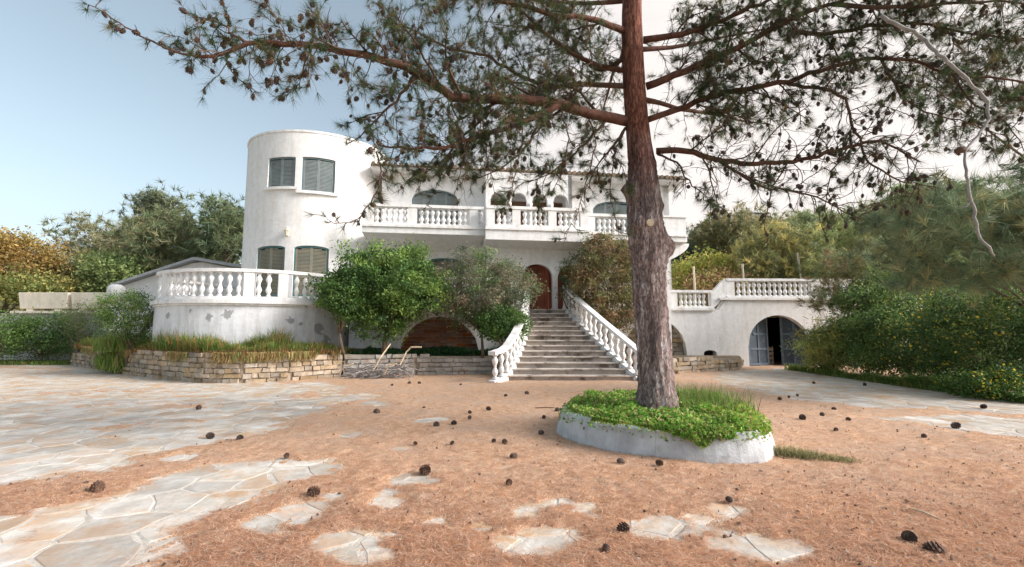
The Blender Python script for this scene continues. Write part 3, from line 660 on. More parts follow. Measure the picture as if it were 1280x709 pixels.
for h, fm, sm in ((W1, M_SHUTF, M_SHUT), (W2, M_SHUTF, M_SHUT), (W3, M_TEAL, M_TSLAT), (W4, M_TEAL, M_TSLAT)):
    w = shutter_window(villa, tow, h, TR, fm, sm, rec=.06)
    if h in (W1, W2):
        s = MB(); pbox(s, tow, h['a'] - .05, h['b'] + .05, -.02, .13, h['z'] - .11, h['z'] - .004, 8); s.build('sill', M_TOWER, w)
# small lamp on the tower
p = on_circle(361, 291, TC, TR + .0); d = (Vector((p.x, p.y)) - TC).normalized()
lm = MB(); c = (p.x + d.x * .14, p.y + d.y * .14, p.z - .2)
lm.lathe([(.03, 0), (.08, .05), (.10, .22), (.12, .26), (.05, .36), (.015, .42)], 8, c); lm.tube([(c[0], c[1], c[2] + .3), (p.x, p.y, p.z + .22)], .018, 6)
lm.build('wall_lamp', M_CREAMD, villa)
sp = on_circle(380, 175, TC, TR); d = (Vector((sp.x, sp.y)) - TC).normalized()

# ------------------------------------------------------------------ round terrace and the arched terrace wall joining it to the stairs
rt = thing('round_terrace', 'round white terrace with peeling render and a bulbous balustrade before the tower', 'terrace', (RC[0], RC[1], 0))
rc = circle(RC, RR)
m = MB(); wall(m, rc, -pi, pi * .62, 0, 2.38, [], .3, step=.10); m.build('curved_wall', M_ROUND, rt)
m = MB(); pbox(m, rc, -pi, pi * .62, -.35, .14, 2.45, 2.58, 70); pbox(m, rc, -pi, pi * .62, -.3, .06, 2.383, 2.447, 70); m.build('slab_edge', M_RAIL, rt)
m = MB(); n = 48; m.add([(RC[0] + (RR - .3) * sin(2 * pi * k / n), RC[1] - (RR - .3) * cos(2 * pi * k / n), 2.5) for k in range(n)], [tuple(range(n))]); m.build('terrace_floor', M_STEP, rt)
ar = lambda px: ang(px, 350, RC, RR - .1)
balustrade(rt, circle(RC, RR - .12), -pi * .8, pi * .60, RR, 2.582, [ar(312), ar(354), ar(410), ar(440), ar(208)], .30, .82, .10, .11, wid=.12, nseg=60, bsc=.85, pierw=.15)
# straight wall with brick-filled arch
SW0 = Vector((-6.15, 18.2)); SW1 = Vector((.35, 18.7)); ST_ = (SW1 - SW0).normalized(); SN_ = Vector((ST_.y, -ST_.x)); SL = (SW1 - SW0).length
sw = straight(SW0, ST_, SN_)
def upx2(px, P, T, py=400):
    d = ray(px, py); det = d.x * (-T.y) + T.x * d.y; return (d.x * P.y - d.y * P.x) / det
ah = hole(upx2(497, SW0, ST_), upx2(602, SW0, ST_), -.01, at(550, 396, 18.4).z, 1.7)
tw_ = thing('terrace_wall', 'white terrace wall with a red brick arch between round terrace and stairs', 'wall', (-3, 18.4, 0))
m = MB(); wall(m, sw, 0, SL, 0, 2.45, [ah], .3, step=.5); m.build('wall_face', M_ROUND, tw_)
m = MB(); pbox(m, sw, 0, SL, -.35, .1, 2.452, 2.58); m.build('slab_edge', M_RAIL, tw_)
m = MB(); pbox(m, sw, -.3, SL, -3.6, -.36, 2.40, 2.5); m.build('terrace_floor', M_STEP, tw_)
balustrade(tw_, straight(SW0 - SN_ * .12, ST_, SN_), 0.2, SL, 1, 2.582, [.5, 2.4, 4.4, 6.3], .27, .82, .10, .13)
m = MB(); pbox(m, sw, ah['a'] - .1, ah['b'] + .1, -.32, -.28, 0, 2.3); br = m.build('arch_backing', M_MORTAR, tw_)
bk = MB(); bk.box(-.19, .19, -.05, .05, -.055, .055); BRM = bk.mesh('brick', M_BRICK)
z = .62; row = 0
while z < 2.2:
    u = ah['a'] + .2 + (row % 2) * .2
    while u < ah['b'] - .1:
        if ah['top'](u) - .02 > z + .0:
            x, y = sw(u, -.24 + random.uniform(-.008, .012)); inst('brick', BRM, br, (x, y, z), (0, 0, atan2(ST_.y, ST_.x)), (1, 1, random.uniform(.92, 1)))
        u += .405
    z += .13; row += 1

# ------------------------------------------------------------------ staircase, flaring towards the bottom
stc = thing('staircase', 'weathered stone staircase with white balustrades rising to the porch', 'staircase', (1.8, 17.5, 0))
NS = 14; YB, YT = 15.05, 20.25; RISE = FLG / NS
def edge(t):   # left x, right x, y at fraction t up the flight
    y = YB + (YT - YB) * t; s = (1 - t) ** 1.15
    return .62 - .85 * (1 - t) ** 2.2, 2.25 + 1.62 * s, y
for i in range(NS):
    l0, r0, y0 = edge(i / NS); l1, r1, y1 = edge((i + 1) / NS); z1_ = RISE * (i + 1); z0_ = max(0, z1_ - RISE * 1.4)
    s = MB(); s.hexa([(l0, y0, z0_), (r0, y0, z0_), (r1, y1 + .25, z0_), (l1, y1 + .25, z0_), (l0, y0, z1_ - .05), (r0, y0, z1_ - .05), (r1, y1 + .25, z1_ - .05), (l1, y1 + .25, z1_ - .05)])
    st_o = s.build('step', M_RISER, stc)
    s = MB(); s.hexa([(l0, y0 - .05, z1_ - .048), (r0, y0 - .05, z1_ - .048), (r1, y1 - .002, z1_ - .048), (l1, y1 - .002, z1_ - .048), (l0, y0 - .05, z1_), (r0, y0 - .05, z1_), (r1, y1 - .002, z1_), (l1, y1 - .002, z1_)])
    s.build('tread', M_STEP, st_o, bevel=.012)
m = MB(); m.box(.3, 2.5, YT - .002, YT + .5, 0, FLG - .004); m.build('landing', M_STEP, stc)
for side_ in (0, 1):
    q = []
    ts = [i / 10 for i in range(11)]
    line = [(edge(t)[side_], edge(t)[2], FLG * t + RISE * .6) for t in ts]
    if side_ == 0: line = [(-.60, 14.38, .0)] + line
    else: line = [(3.95, 14.9, .0)] + line
    L3 = [Vector(p) for p in line]; cum = [0]
    for a_, b_ in zip(L3, L3[1:]): cum.append(cum[-1] + (b_.xy - a_.xy).length)
    def pth(u, w=0, L3=L3, cum=cum):
        u = max(0, min(u, cum[-1] - 1e-4)); k = max(i for i in range(len(cum) - 1) if cum[i] <= u + 1e-9)
        t = (u - cum[k]) / (cum[k + 1] - cum[k]); p = L3[k].lerp(L3[k + 1], t); d = (L3[min(k + 2, len(L3) - 1)].xy - L3[max(k - 0, 0)].xy).normalized()
        return p.x + d.y * w, p.y - d.x * w
    def zz(u, L3=L3, cum=cum):
        u = max(0, min(u, cum[-1] - 1e-4)); k = max(i for i in range(len(cum) - 1) if cum[i] <= u + 1e-9)
        t = (u - cum[k]) / (cum[k + 1] - cum[k]); return L3[k].z + (L3[k + 1].z - L3[k].z) * t + .0
    s = MB(); pbox(s, pth, 0.12, cum[-1], -.13, .13, -.05, lambda u: zz(u) + .02, 20); s.build('stringer', M_BAL, stc)
    lift = (lambda u: zz(u) + .02) if side_ else (lambda u: zz(u) + .02 - .0)
    balustrade(stc, pth, 0, cum[-1], 1, lift, [cum[-1] - .15], .37, .74, .06, .11, wid=.10, nseg=20, bsc=.85)
    if side_ == 0:
        pass
m = MB(); m.box(2.28, 2.62, YT + .1, YT + .45, FLG, FLG + 1.15); m.box(2.24, 2.66, YT + .06, YT + .49, FLG + 1.151, FLG + 1.25); m.build('landing_pier', M_RAIL, stc)

# ------------------------------------------------------------------ right hand terrace with arched garages
GY0, GY1 = 20.9, 21.6; G0 = Vector((4.3, GY0)); G1 = Vector((18.5, GY1)); GT = (G1 - G0).normalized(); GN = Vector((GT.y, -GT.x)); GL = (G1 - G0).length
gw = straight(G0, GT, GN); ug = lambda px, py=420: upx2(px, G0, GT, py)
gar = thing('garage_terrace', 'white terrace over arched garage doors to the right of the pine', 'terrace', (10, 21.2, 0))
gz = at(972, 394, 21.1).z
ga = hole(ug(935), ug(1013), -.01, gz, 1.35); gb = hole(ug(1029), ug(1107), -.01, gz, 1.35); gc = hole(ug(780), ug(858), -.01, gz - .15, 1.5)
gs = hole(ug(879), ug(895), .3, at(887, 438, 21).z, .12)
us_ = ug(904); STEP = lambda u: 2.45 + .47 * max(0, min(1, (u - us_) / .35 + .5)) if True else 0
m = MB(); wall(m, gw, 0, GL, 0, STEP, [gs, gc, ga, gb], .35, step=.17); m.build('wall_face', M_WALL, gar)
m = MB(); pbox(m, gw, 0, us_ - .35, -.4, .10, 2.453, 2.56); pbox(m, gw, us_ - .1, GL, -.4, .10, 2.923, 3.03); m.build('slab_edge', M_RAIL, gar)
m = MB(); pbox(m, gw, 0, GL, -6, -.41, 2.35, 2.44); m.build('terrace_floor', M_STEP, gar)
gb_ = straight(G0 - GN * .12, GT, GN)
balustrade(gar, gb_, 0, us_ - .45, 1, 2.562, [ug(842, 375), ug(893, 375)], .20, .60, .08, .11, bsc=.75)
balustrade(gar, gb_, us_ + .25, GL, 1, 3.032, [ug(913, 365), ug(1020, 365), ug(1060, 365)], .235, .66, .08, .11, bsc=.8, pierw=.2)
# curved sweep between the two rail heights
s = MB(); pts_ = []
for i in range(9):
    t = i / 8; u = us_ - .47 + .72 * t; zz_ = 3.30 + .53 * (t * t * (3 - 2 * t)); x, y = gb_(u); pts_.append((x, y, zz_))
for (p, q_) in zip(pts_, pts_[1:]):
    dx = GN * .13
    s.hexa([(p[0] + dx.x, p[1] + dx.y, p[2] - .75), (q_[0] + dx.x, q_[1] + dx.y, q_[2] - .75), (q_[0] - dx.x, q_[1] - dx.y, q_[2] - .75), (p[0] - dx.x, p[1] - dx.y, p[2] - .75),
            (p[0] + dx.x, p[1] + dx.y, p[2]), (q_[0] + dx.x, q_[1] + dx.y, q_[2]), (q_[0] - dx.x, q_[1] - dx.y, q_[2]), (p[0] - dx.x, p[1] - dx.y, p[2])])
s.build('rail_sweep', M_RAIL, gar)
# behind the openings
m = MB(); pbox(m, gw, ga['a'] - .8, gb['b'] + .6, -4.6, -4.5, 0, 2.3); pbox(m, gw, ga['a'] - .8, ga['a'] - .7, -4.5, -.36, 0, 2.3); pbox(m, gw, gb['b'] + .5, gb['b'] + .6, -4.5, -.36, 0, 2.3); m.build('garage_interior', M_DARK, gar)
m = MB(); pbox(m, gw, gc['a'] - .1, gc['b'] + .1, -.40, -.36, 0, 2.3); bb = m.build('arch_backing', M_MORTAR, gar)
stm = []
for k in range(6):
    q = MB(); w_ = random.uniform(.16, .26); q.box(-w_, w_, -.08, .08, -.09, .09); stm.append(q.mesh('stone', M_STONE))
z = .35; 
while z < 2.1:
    u = gc['a'] + random.uniform(.05, .2)
    while u < gc['b'] - .1:
        if gc['top'](u) > z + .05: x, y = gw(u, -.30 + random.uniform(-.02, .03)); inst('stone', random.choice(stm), bb, (x, y, z), (0, 0, 0), (1, 1, random.uniform(.85, 1)))
        u += random.uniform(.40, .5)
    z += .2
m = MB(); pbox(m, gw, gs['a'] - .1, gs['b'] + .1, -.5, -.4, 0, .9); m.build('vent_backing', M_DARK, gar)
# garage leaves
for g_, openL, openR in ((ga, .42, .36), (gb, 0, 0)):
    c = (g_['a'] + g_['b']) / 2; W = (g_['b'] - g_['a']) / 2
    for sgn in (-1, 1):
        hinge = g_['a'] + .02 if sgn < 0 else g_['b'] - .02
        aw = R(25) if (sgn < 0 and g_ is ga) else (R(24) if g_ is ga else 0)
        W = (g_['b'] - g_['a']) / 2 * (.80 if (sgn > 0 and g_ is ga) else 1)
        hp = Vector(gw(hinge, -.12)); dirv = (GT * (-sgn)).normalized()
        dirv = dirv * cos(aw) - GN * sin(aw)
        nn = Vector((dirv.y, -dirv.x)); nn = nn if nn.dot(GN) > 0 else -nn
        def dpth(u, w=0, hp=hp, dirv=dirv, nn=nn): q = hp + dirv * u + nn * w; return q.x, q.y
        topf = lambda u, g_=g_, sgn=sgn, hinge=hinge: g_['top'](hinge - sgn * u * .98) - .03
        q = MB(); pbox(q, dpth, .0, W * .97, -.02, .02, .03, topf, 10); leaf = q.build('garage_door', M_GAR, gar)
        for (a_, b_) in ((0, .10), (W * .46, W * .46 + .08), (W * .97 - .10, W * .97)):
            q = MB(); pbox(q, dpth, a_, b_, .021, .055, .03, topf, 3); q.build('door_stile', M_GAR2, leaf)
        for z_ in (.05, .72, 1.38):
            a_ = .11 if topf(.11) > z_ + .12 else .35
            q = MB(); pbox(q, dpth, a_, W * .97 - .11, .022, .06, z_, z_ + .09, 3); q.build('door_rail', M_GAR2, leaf)
crate = MB(); x, y = gw(ug(978), -1.3)
for zc in (.05, .25, .45, .65): crate.box(x - .2, x + .22, y - .2, y - .17, zc, zc + .14)
for xx in (x - .2, x + .18):
    for yy in (y - .17, y + .15): crate.box(xx, xx + .04, yy, yy + .04, .02, .85)
cr_ = thing('wooden_crate', 'small worn wooden crate standing inside the open garage door', 'crate', (x, y, 0)); crate.build('crate_frame', M_WOOD, cr_)

# ------------------------------------------------------------------ low stone bed walls
def stone_wall(name, label, line, z0, z1s, mat, thick=.34, course=.155):
    L = [Vector(p) for p in line]; th_ = thing(name, label, 'wall', (L[0].x, L[0].y, 0))
    core = MB(); count = 0
    meshes = []
    for k in range(12):
        q = MB(); w_ = [.09, .12, .22, .26, .15, .10, .20, .13, .17, .11, .08, .16][k]; n = .012
        vs = []
        for sx in (-1, 1):
            for sy in (-1, 1):
                for sz in (-1, 1): vs.append((sx * (w_ + random.uniform(-n, n)), sy * (.08 + random.uniform(-n, n)), sz * (course * .45 + random.uniform(-1.4 * n, n))))
        q.add(vs, [(0, 1, 3, 2), (4, 6, 7, 5), (0, 4, 5, 1), (2, 3, 7, 6), (0, 2, 6, 4), (1, 5, 7, 3)]); me = q.mesh('stone', mat); meshes.append((w_, me))
    for k, (a_, b_) in enumerate(zip(L, L[1:])):
        T = (b_ - a_); ln_ = T.length; T.normalize(); Nv = Vector((T.y, -T.x)); za, zb = z1s[k], z1s[k + 1]
        P = straight(a_, T, Nv, 0); pbox(core, P, 0, ln_, -thick, -.05, z0, (lambda u, za=za, zb=zb, ln_=ln_: za + (zb - za) * u / ln_ - .06), 2)
        z = z0 + course / 2; 
        while z < max(za, zb) - .02:
            u = random.uniform(0, .15)
            while u < ln_:
                w_, me = random.choice(meshes)
                if u + 2 * w_ > ln_ + .04:
                    if ln_ - u < .12: break
                    w_, me = min(meshes, key=lambda q_: abs(2 * q_[0] - (ln_ - u)))
                    if 2 * w_ > ln_ - u + .08: break
                if z + course * .3 < za + (zb - za) * min(1, (u + w_) / ln_):
                    x, y = P(u + w_, -.06 + random.uniform(-.03, .03)); inst('stone', me, th_, (x, y, z + random.uniform(-.008, .008)), (random.uniform(-.03, .03), random.uniform(-.03, .03), atan2(T.y, T.x) + random.uniform(-.04, .04)), (1, 1, random.uniform(.88, 1.02))); count += 1
                u += 2 * w_ + .02
            z += course
    core.build('wall_core', M_MORTAR, th_)
    return th_
G = lambda px, py: tuple(gnd(px, py))[:2]
BEDL = [G(88, 456.5), G(120, 461.5), G(150, 467), G(200, 474), G(252, 479), G(300, 479), G(360, 476.5), G(427, 472)]
stone_wall('stone_bed_wall', 'low tan stone retaining wall curving round the terrace flower bed', BEDL, -.03, [.6, .8, .85, .9, .92, .9, .86, .82], M_STONE)
BEDM = [G(427, 472), G(520, 469), G(624, 468)]
stone_wall('stone_bed_wall', 'low grey straight stone wall between the brush pile and the stairs', [Vector(BEDM[0]) + Vector((.05, .02)), BEDM[1], BEDM[2]], -.03, [.82, .72, .68], M_STONE_G)
BEDR = [G(800, 470), G(846, 468), G(929, 462)]
stone_wall('stone_bed_wall', 'short tan stone wall with dry needles right of the pine trunk', BEDR, -.03, [.55, .6, .52], M_STONE)
# soil behind the low walls
def soil(name, label, front, back, zf, zbk):
    n = len(front); V = [(p[0], p[1], zf[i]) for i, p in enumerate(front)] + [(p[0], p[1], zbk) for p in back]
    F = [(i, i + 1, n + i + 1, n + i) for i in range(n - 1)]
    o = fast(name, V, F, M_SOIL); o['kind'] = 'structure'; return tag(o, label, 'soil')
soil('bed_soil', 'brown soil of the planted bed in front of the round terrace', [(p[0] + .0, p[1] + .1) for p in BEDL], [(-20.5, 27), (-16, 22), (-14, 20), (-12.5, 19), (-10.5, 17.5), (-8.7, 17), (-7.5, 17.5), (-5, 18.6)], [.55, .72, .77, .8, .83, .8, .77, .74], .9)
soil('bed_soil', 'brown soil of the planted bed beside the stairs', [(p[0], p[1] + .1) for p in BEDM], [(-5, 18.6), (-2.5, 18.8), (.1, 18.9)], [.74, .64, .6], .72)
soil('bed_soil', 'brown soil of the short bed right of the pine', [(p[0], p[1] + .1) for p in BEDR], [(4.3, 21), (7.2, 21.2), (10, 21.4)], [.45, .5, .45], .5)

# ------------------------------------------------------------------ outbuildings on the left
sh = thing('shed', 'white outbuilding with a grey low pitched roof behind the round terrace', 'shed', (-15, 25, 0))
sx0, sx1, sxp = at(140, 350, 24.5).x, -9.0, at(245, 322, 24.5).x
zl, zp = at(140, 357, 24.5).z, at(245, 323, 24.5).z
ps = straight((sx0 + .4, 24.7), (1, 0), (0, -1))
m = MB(); wall(m, ps, 0, sx1 - sx0, 0, lambda u: (zl + (zp - zl) * min(1, (u + .4) / (sxp - sx0)) if u + sx0 + .4 < sxp else zp - (u + sx0 + .4 - sxp) * .2) - .12, [], .25, step=.5); m.build('shed_wall', M_WALL, sh)
m = MB()
m.hexa([(sx0, 24.3, zl - .10), (sxp, 24.3, zp - .10), (sxp, 30, zp - .10), (sx0, 30, zl - .10), (sx0, 24.3, zl + .03), (sxp, 24.3, zp + .05), (sxp, 30, zp + .05), (sx0, 30, zl + .03)])
m.hexa([(sxp + .002, 24.3, zp - .10), (sx1 + .4, 24.3, zp - 1.4), (sx1 + .4, 30, zp - 1.4), (sxp + .002, 30, zp - .10), (sxp + .002, 24.3, zp + .05), (sx1 + .4, 24.3, zp - 1.25), (sx1 + .4, 30, zp - 1.25), (sxp + .002, 30, zp + .05)])
m.build('shed_roof', M_METAL, sh)
gwl = thing('garden_wall', 'grey garden wall with a pale ledge at the far left', 'wall', (-20, 24.5, 0))
xa, xb = at(-60, 395, 24.5).x, at(150, 395, 24.5).x; zled = at(80, 389, 24.5).z
m = MB(); m.box(xa, xb, 24.4, 24.7, 0, zled - .12); m.build('wall_body', M_GREYW, gwl)
m = MB(); m.box(at(20, 390, 24.5).x, xb, 24.2, 24.9, zled - .118, zled); m.build('ledge', M_CREAM, gwl)
for (pa, pb, lab) in ((25, 87, 'left hand cream planter trough on the garden wall ledge'), (90, 140, 'right hand cream planter trough on the garden wall ledge')):
    xa_, xb_ = at(pa, 380, 24.4).x, at(pb, 380, 24.4).x; zt_ = at(80, 366, 24.4).z
    t = thing('planter_trough', lab, 'planter', ((xa_ + xb_) / 2, 24.5, zled), group='cream troughs on the garden wall')
    m = MB(); m.hexa([(xa_ + .1, 24.32, zled + .12), (xb_ - .1, 24.32, zled + .12), (xb_ - .1, 24.8, zled + .12), (xa_ + .1, 24.8, zled + .12), (xa_, 24.25, zt_), (xb_, 24.25, zt_), (xb_, 24.87, zt_), (xa_, 24.87, zt_)]); m.build('trough', M_CREAM, t, bevel=.02)
    for xx in (xa_ + .4, xb_ - .7): m = MB(); m.box(xx, xx + .3, 24.35, 24.75, zled + .002, zled + .118); m.build('foot', M_CREAM, t)
# rounded white object between wall and shed
q = MB(); p = at(146, 356, 23.6); q.lathe([(.02, .62), (.2, .60), (.34, .48), (.38, .3), (.34, 0)][::-1], 16, (p.x, p.y, p.z - .6)); q.lathe([(.6, 0), (.6, .1), (.35, .12), (.35, 1.6), (.5, 1.65)], 12, (p.x, p.y, p.z - 2.27))
o_ = q.build('domed_oven', M_WALL, None, (p.x, p.y, p.z - 2.3), smooth=True); tag(o_, 'rounded white dome between the garden wall and the outbuilding', 'dome')
# fence posts beyond the right terrace
for px, y0, lab in ((867, 333, 'weathered tan fence post beyond the low balustrade near the house'), (928, 330, 'pale fence post rising behind the raised balustrade pier'), (1001, 316, 'pale tilted fence post behind the far end of the balustrade')):
    p = at(px, y0, 24.5); q = MB(); q.tube([(p.x, p.y, 2.0), (p.x + .03, p.y, 3.3), (p.x - (.18 if px == 1001 else 0), p.y, p.z)], [.06, .055, .05], 8); o_ = q.build('fence_post', M_POST, None, (p.x, p.y, 2.0)); tag(o_, lab, 'post', 'fence posts behind the right terrace')

# ------------------------------------------------------------------ foliage tools
def leaf_quads(C, size, asp, g, tint, droop=0.0):
    n = len(C); d = g.normal(size=(n, 3)); d[:, 2] -= droop; d /= np.linalg.norm(d, axis=1)[:, None]
    e = g.normal(size=(n, 3)); e -= (e * d).sum(1)[:, None] * d; e /= np.linalg.norm(e, axis=1)[:, None]
    s = size[:, None]; V = np.stack([C - d * s * .5, C + e * s * asp * .5, C + d * s * .5, C - e * s * asp * .5], 1).reshape(-1, 3)
    return V, np.arange(4 * n).reshape(-1, 4), np.repeat(tint, 4, 0)
def tufts(C, D, n, L, w, g, pal, spread=.55):
    """needle bunches: n thin tapering needles from each centre C around direction D"""
    m = len(C); C = np.repeat(C, n, 0); D = np.repeat(D, n, 0); d = D + g.normal(size=D.shape) * spread; d /= np.linalg.norm(d, axis=1)[:, None]
    C = C - D * (g.random((len(C), 1)) * .6) * L * .6
    e = np.cross(d, g.normal(size=d.shape)); e /= np.linalg.norm(e, axis=1)[:, None] + 1e-9
    l = L * (.7 + .5 * g.random((len(C), 1))); tip = C + d * l; tip[:, 2] -= (.12 * l * g.random((len(C), 1)))[:, 0]
    V = np.stack([C - e * w / 2, C + e * w / 2, tip], 1).reshape(-1, 3)
    t = np.repeat(pal[g.integers(0, len(pal), m)] * (.75 + .5 * g.random((m, 1))), n, 0) * (.85 + .3 * g.random((m * n, 1)))
    return V, np.arange(3 * len(C)).reshape(-1, 3), np.repeat(t, 3, 0)
def clumps(g, c, r, n, rc, per, flat=.0, shape='round'):
    """points gathered in n clumps filling an uneven ellipsoid; returns points and clump ids"""
    d = g.normal(size=(n, 3)); d /= np.linalg.norm(d, axis=1)[:, None]
    rad = .35 + .65 * g.random(n) ** .45; lump = 1 + .22 * np.sin(d[:, 0] * 4 + c[0]) * np.cos(d[:, 2] * 5 + c[1]) + .10 * g.normal(size=n)
    cc = d * rad[:, None] * lump[:, None]
    if shape == 'dome': cc[:, 2] = np.abs(cc[:, 2]) * 1.25 - .3
    cc = cc * r + c; ids = np.repeat(np.arange(n), per)
    off = g.normal(size=(n * per, 3)) * .55; P = cc[ids] + off * rc * np.array([1, 1, .75]) * (.6 + .8 * g.random(n))[ids][:, None]
    return P, ids, cc
def limbs(parent, base, targets, r0, mat=None, name='trunk', seed=0, split=.35):
    g = random.Random(seed); m = MB(); base = Vector(base)
    cm = Vector(np.mean(targets, 0)); fork = base.lerp(cm, split); fork.x += g.uniform(-.1, .1)
    m.tube([base, base.lerp(fork, .5) + Vector((g.uniform(-.08, .08), 0, 0)) * r0 * 5, fork], [r0, r0 * .8, r0 * .65], 8)
    for t in targets:
        t = Vector(t); mid = fork.lerp(t, .5) + Vector((g.uniform(-1, 1), g.uniform(-1, 1), g.uniform(0, 1))) * (t - fork).length * .12
        m.tube([fork, mid, t], [r0 * .5, r0 * .3, r0 * .1], 5)
    return m.build(name, mat or M_TRUNKBG, parent, smooth=True)
def bush(name, label, cat, c, r, pal, n=160, per=45, leaf=.07, asp=.5, rc=.22, seed=1, base=None, group=None, r0=.06, shape='round', zmin=None, flowers=None, nl=7, extra=None):
    g = np.random.default_rng(seed); c = np.array(c, float); r = np.array(r, float); base = base if base is not None else (c[0], c[1], max(0, c[2] - r[2]) if zmin is None else zmin)
    t = thing(name, label, cat, tuple(base), group)
    P, ids, cc = clumps(g, c, r, n, rc, per, shape=shape)
    zm = base[2] + .02; k = P[:, 2] > zm; P, ids = P[k], ids[k]
    pal = np.array(pal, float); ct = pal[g.integers(0, len(pal), n)] * (.65 + .7 * g.random((n, 1))); tint = ct[ids] * (.75 + .5 * g.random((len(P), 1)))
    V, F, T = leaf_quads(P, leaf * (.6 + .8 * g.random(len(P))), asp, g, tint, droop=.2)
    fast('foliage', V, F, M_LEAF, t, tint=T)
    tg = cc[g.choice(n, min(nl, n), replace=False)]; limbs(t, base, tg, r0, seed=seed)
    if flowers:
        q = g.choice(len(P), flowers[0] * 3); q = q[fbm(VN3, P[q][:, 0] * 1.6, (P[q][:, 2] + P[q][:, 1]) * 1.6, 3) > .12][:flowers[0]]; Pf = P[q] + g.normal(size=(len(q), 3)) * .02; Pf += (Pf - c) * .04
        V, F, T = leaf_quads(Pf, np.full(len(Pf), flowers[1]), .9, g, np.array([flowers[2]] * len(Pf)) * (.8 + .3 * g.random((len(Pf), 1)))); fast('flowers', V, F, M_LEAF, t, tint=T, kind='stuff')
    return t
def pine_bg(name, label, c, r, pal, base, seed, ntuft=900, nn=16, L=.35, w=.03, rc=.6, group=None, nclump=60, r0=.18, cat='tree'):
    g = np.random.default_rng(seed); t = thing(name, label, cat, tuple(base), group)
    P, ids, cc = clumps(g, np.array(c, float), np.array(r, float), nclump, rc, max(1, ntuft // nclump)); P = P[P[:, 2] > base[2] + .1]
    D = g.normal(size=P.shape); D[:, 2] += .5; D /= np.linalg.norm(D, axis=1)[:, None]
    V, F, T = tufts(P, D, nn, L, w, g, np.array(pal, float), .6); fast('crown', V, F, M_NEEDLE, t, tint=T)
    limbs(t, base, cc[g.choice(nclump, 10, replace=False)], r0, seed=seed, split=.5); return t

# ------------------------------------------------------------------ the pine in its ring planter
PC = Vector((2.25, 7.32))
ringp = [(-1.60, .0), (-1.50, -.42), (-1.30, -.82), (-.98, -1.17), (-.55, -1.46), (-.05, -1.66), (.35, -1.72), (.66, -1.66), (1.02, -1.22), (1.28, -.66), (1.42, -.1), (1.42, .5), (1.2, 1.1), (.75, 1.5), (.1, 1.72), (-.6, 1.6), (-1.15, 1.2), (-1.5, .6)]
pl = thing('ring_planter', 'low round grey concrete planter kerb encircling the pine trunk', 'planter', (PC.x, PC.y, 0))
nR = len(ringp)
for k in range(nR):
    a = Vector(ringp[k]); b = Vector(ringp[(k + 1) % nR]); q = MB(); zt1 = .34 + .012 * sin(k * 2.1); g_ = .004
    a = a.lerp(b, g_); 
    def rp(p, s, z): return (PC.x + p.x * s, PC.y + p.y * s, z)
    nsub = 3; vs = []
    for i in range(nsub + 1):
        p = a.lerp(b, i / nsub); bulge = 1 + .010 * sin(pi * i / nsub)
        for s_, z_ in ((1.0, -.03), (.985, .10), (.945, zt1 - .03), (.925, zt1), (.85, zt1), (.83, zt1 - .04), (.83, -.03)): vs.append(rp(p, s_ * bulge, z_))
    fs = [tuple(range(7))[::-1], tuple(nsub * 7 + j for j in range(7))]
    for i in range(nsub):
        for j in range(7): fs.append((i * 7 + j, i * 7 + 7 + j, i * 7 + 7 + (j + 1) % 7, i * 7 + (j + 1) % 7))
    q.add(vs, fs); q.build('kerb_block', M_CONC, pl)
q = MB(); q.add([(PC.x, PC.y, .36)] + [(PC.x + p[0] * .86, PC.y + p[1] * .86, .27) for p in ringp], [(0, 1 + k, 1 + (k + 1) % nR) for k in range(nR)]); q.build('planter_soil', M_SOIL, pl)
# clover cover
g = np.random.default_rng(21); rpoly = np.array(ringp) + np.array([PC.x, PC.y])
def in_ring(P, s): 
    q = (np.array(ringp) * s) + np.array([PC.x, PC.y]); return sdist(P, q)
P2 = np.stack([g.uniform(.4, 4.1, 60000), g.uniform(5.3, 9.3, 60000)], -1); sdv = in_ring(P2, 1.0); k = sdv > .02 + .10 * g.random(len(P2)); P2 = P2[k]; sdv = sdv[k]
front = np.clip((PC.y - P2[:, 1]) / 1.6, -.3, 1)
hh = .34 + .13 * (fbm(VN1, P2[:, 0] * 3, P2[:, 1] * 3) + .6) * np.clip(sdv / .25, .2, 1) + .05 * g.random(len(P2))
z = hh - .10 * g.random(len(P2)) - .05 * (sdv < .2)
P3 = np.stack([P2[:, 0], P2[:, 1], z], -1)
# tendrils hanging over the kerb at the front
nh = 9000; an = g.uniform(-2.5, -1.0, nh); rr = np.array([1.60] * nh); hp_ = np.stack([PC.x + 1.60 * np.cos(an) , PC.y + 1.66 * np.sin(an)], -1)
kk = g.random(nh); vv = fbm(VN2, an * 5, an * 0 + 3); hang = np.clip(.10 + .13 * vv, .0, .2)
P4 = np.stack([PC.x + (1.50 + .10 * kk) * np.cos(an), PC.y + (1.55 + .11 * kk) * np.sin(an), .42 - hang * kk - .05 * g.random(nh)], -1); P4 = P4[in_ring(P4[:, :2], 1.0) > -.02]
P5 = np.concatenate([P3, P4]); pal = np.array([(.16, .36, .05), (.24, .44, .07), (.12, .28, .045), (.30, .46, .09), (.34, .42, .11)])
pal = np.concatenate([pal, pal, pal, [(.42, .34, .16), (.34, .24, .12), (.50, .52, .16)]])
side_y = np.clip((P5[:, 0] - PC.x - .2) / 1.2, 0, 1) * (P5[:, 1] < PC.y - .1); tint = pal[g.integers(0, len(pal), len(P5))] * (.7 + .6 * g.random((len(P5), 1))); tint[:, 0] += side_y * .09; tint[:, 1] += side_y * .03
V, F, T = leaf_quads(P5, .02 + .045 * g.random(len(P5)) ** 1.5, .8, g, tint); o_ = fast('clover_ground_cover', V, F, M_LEAF, tint=T, kind='stuff'); tag(o_, 'bright green clover filling the ring planter and spilling over its kerb', 'ground cover')
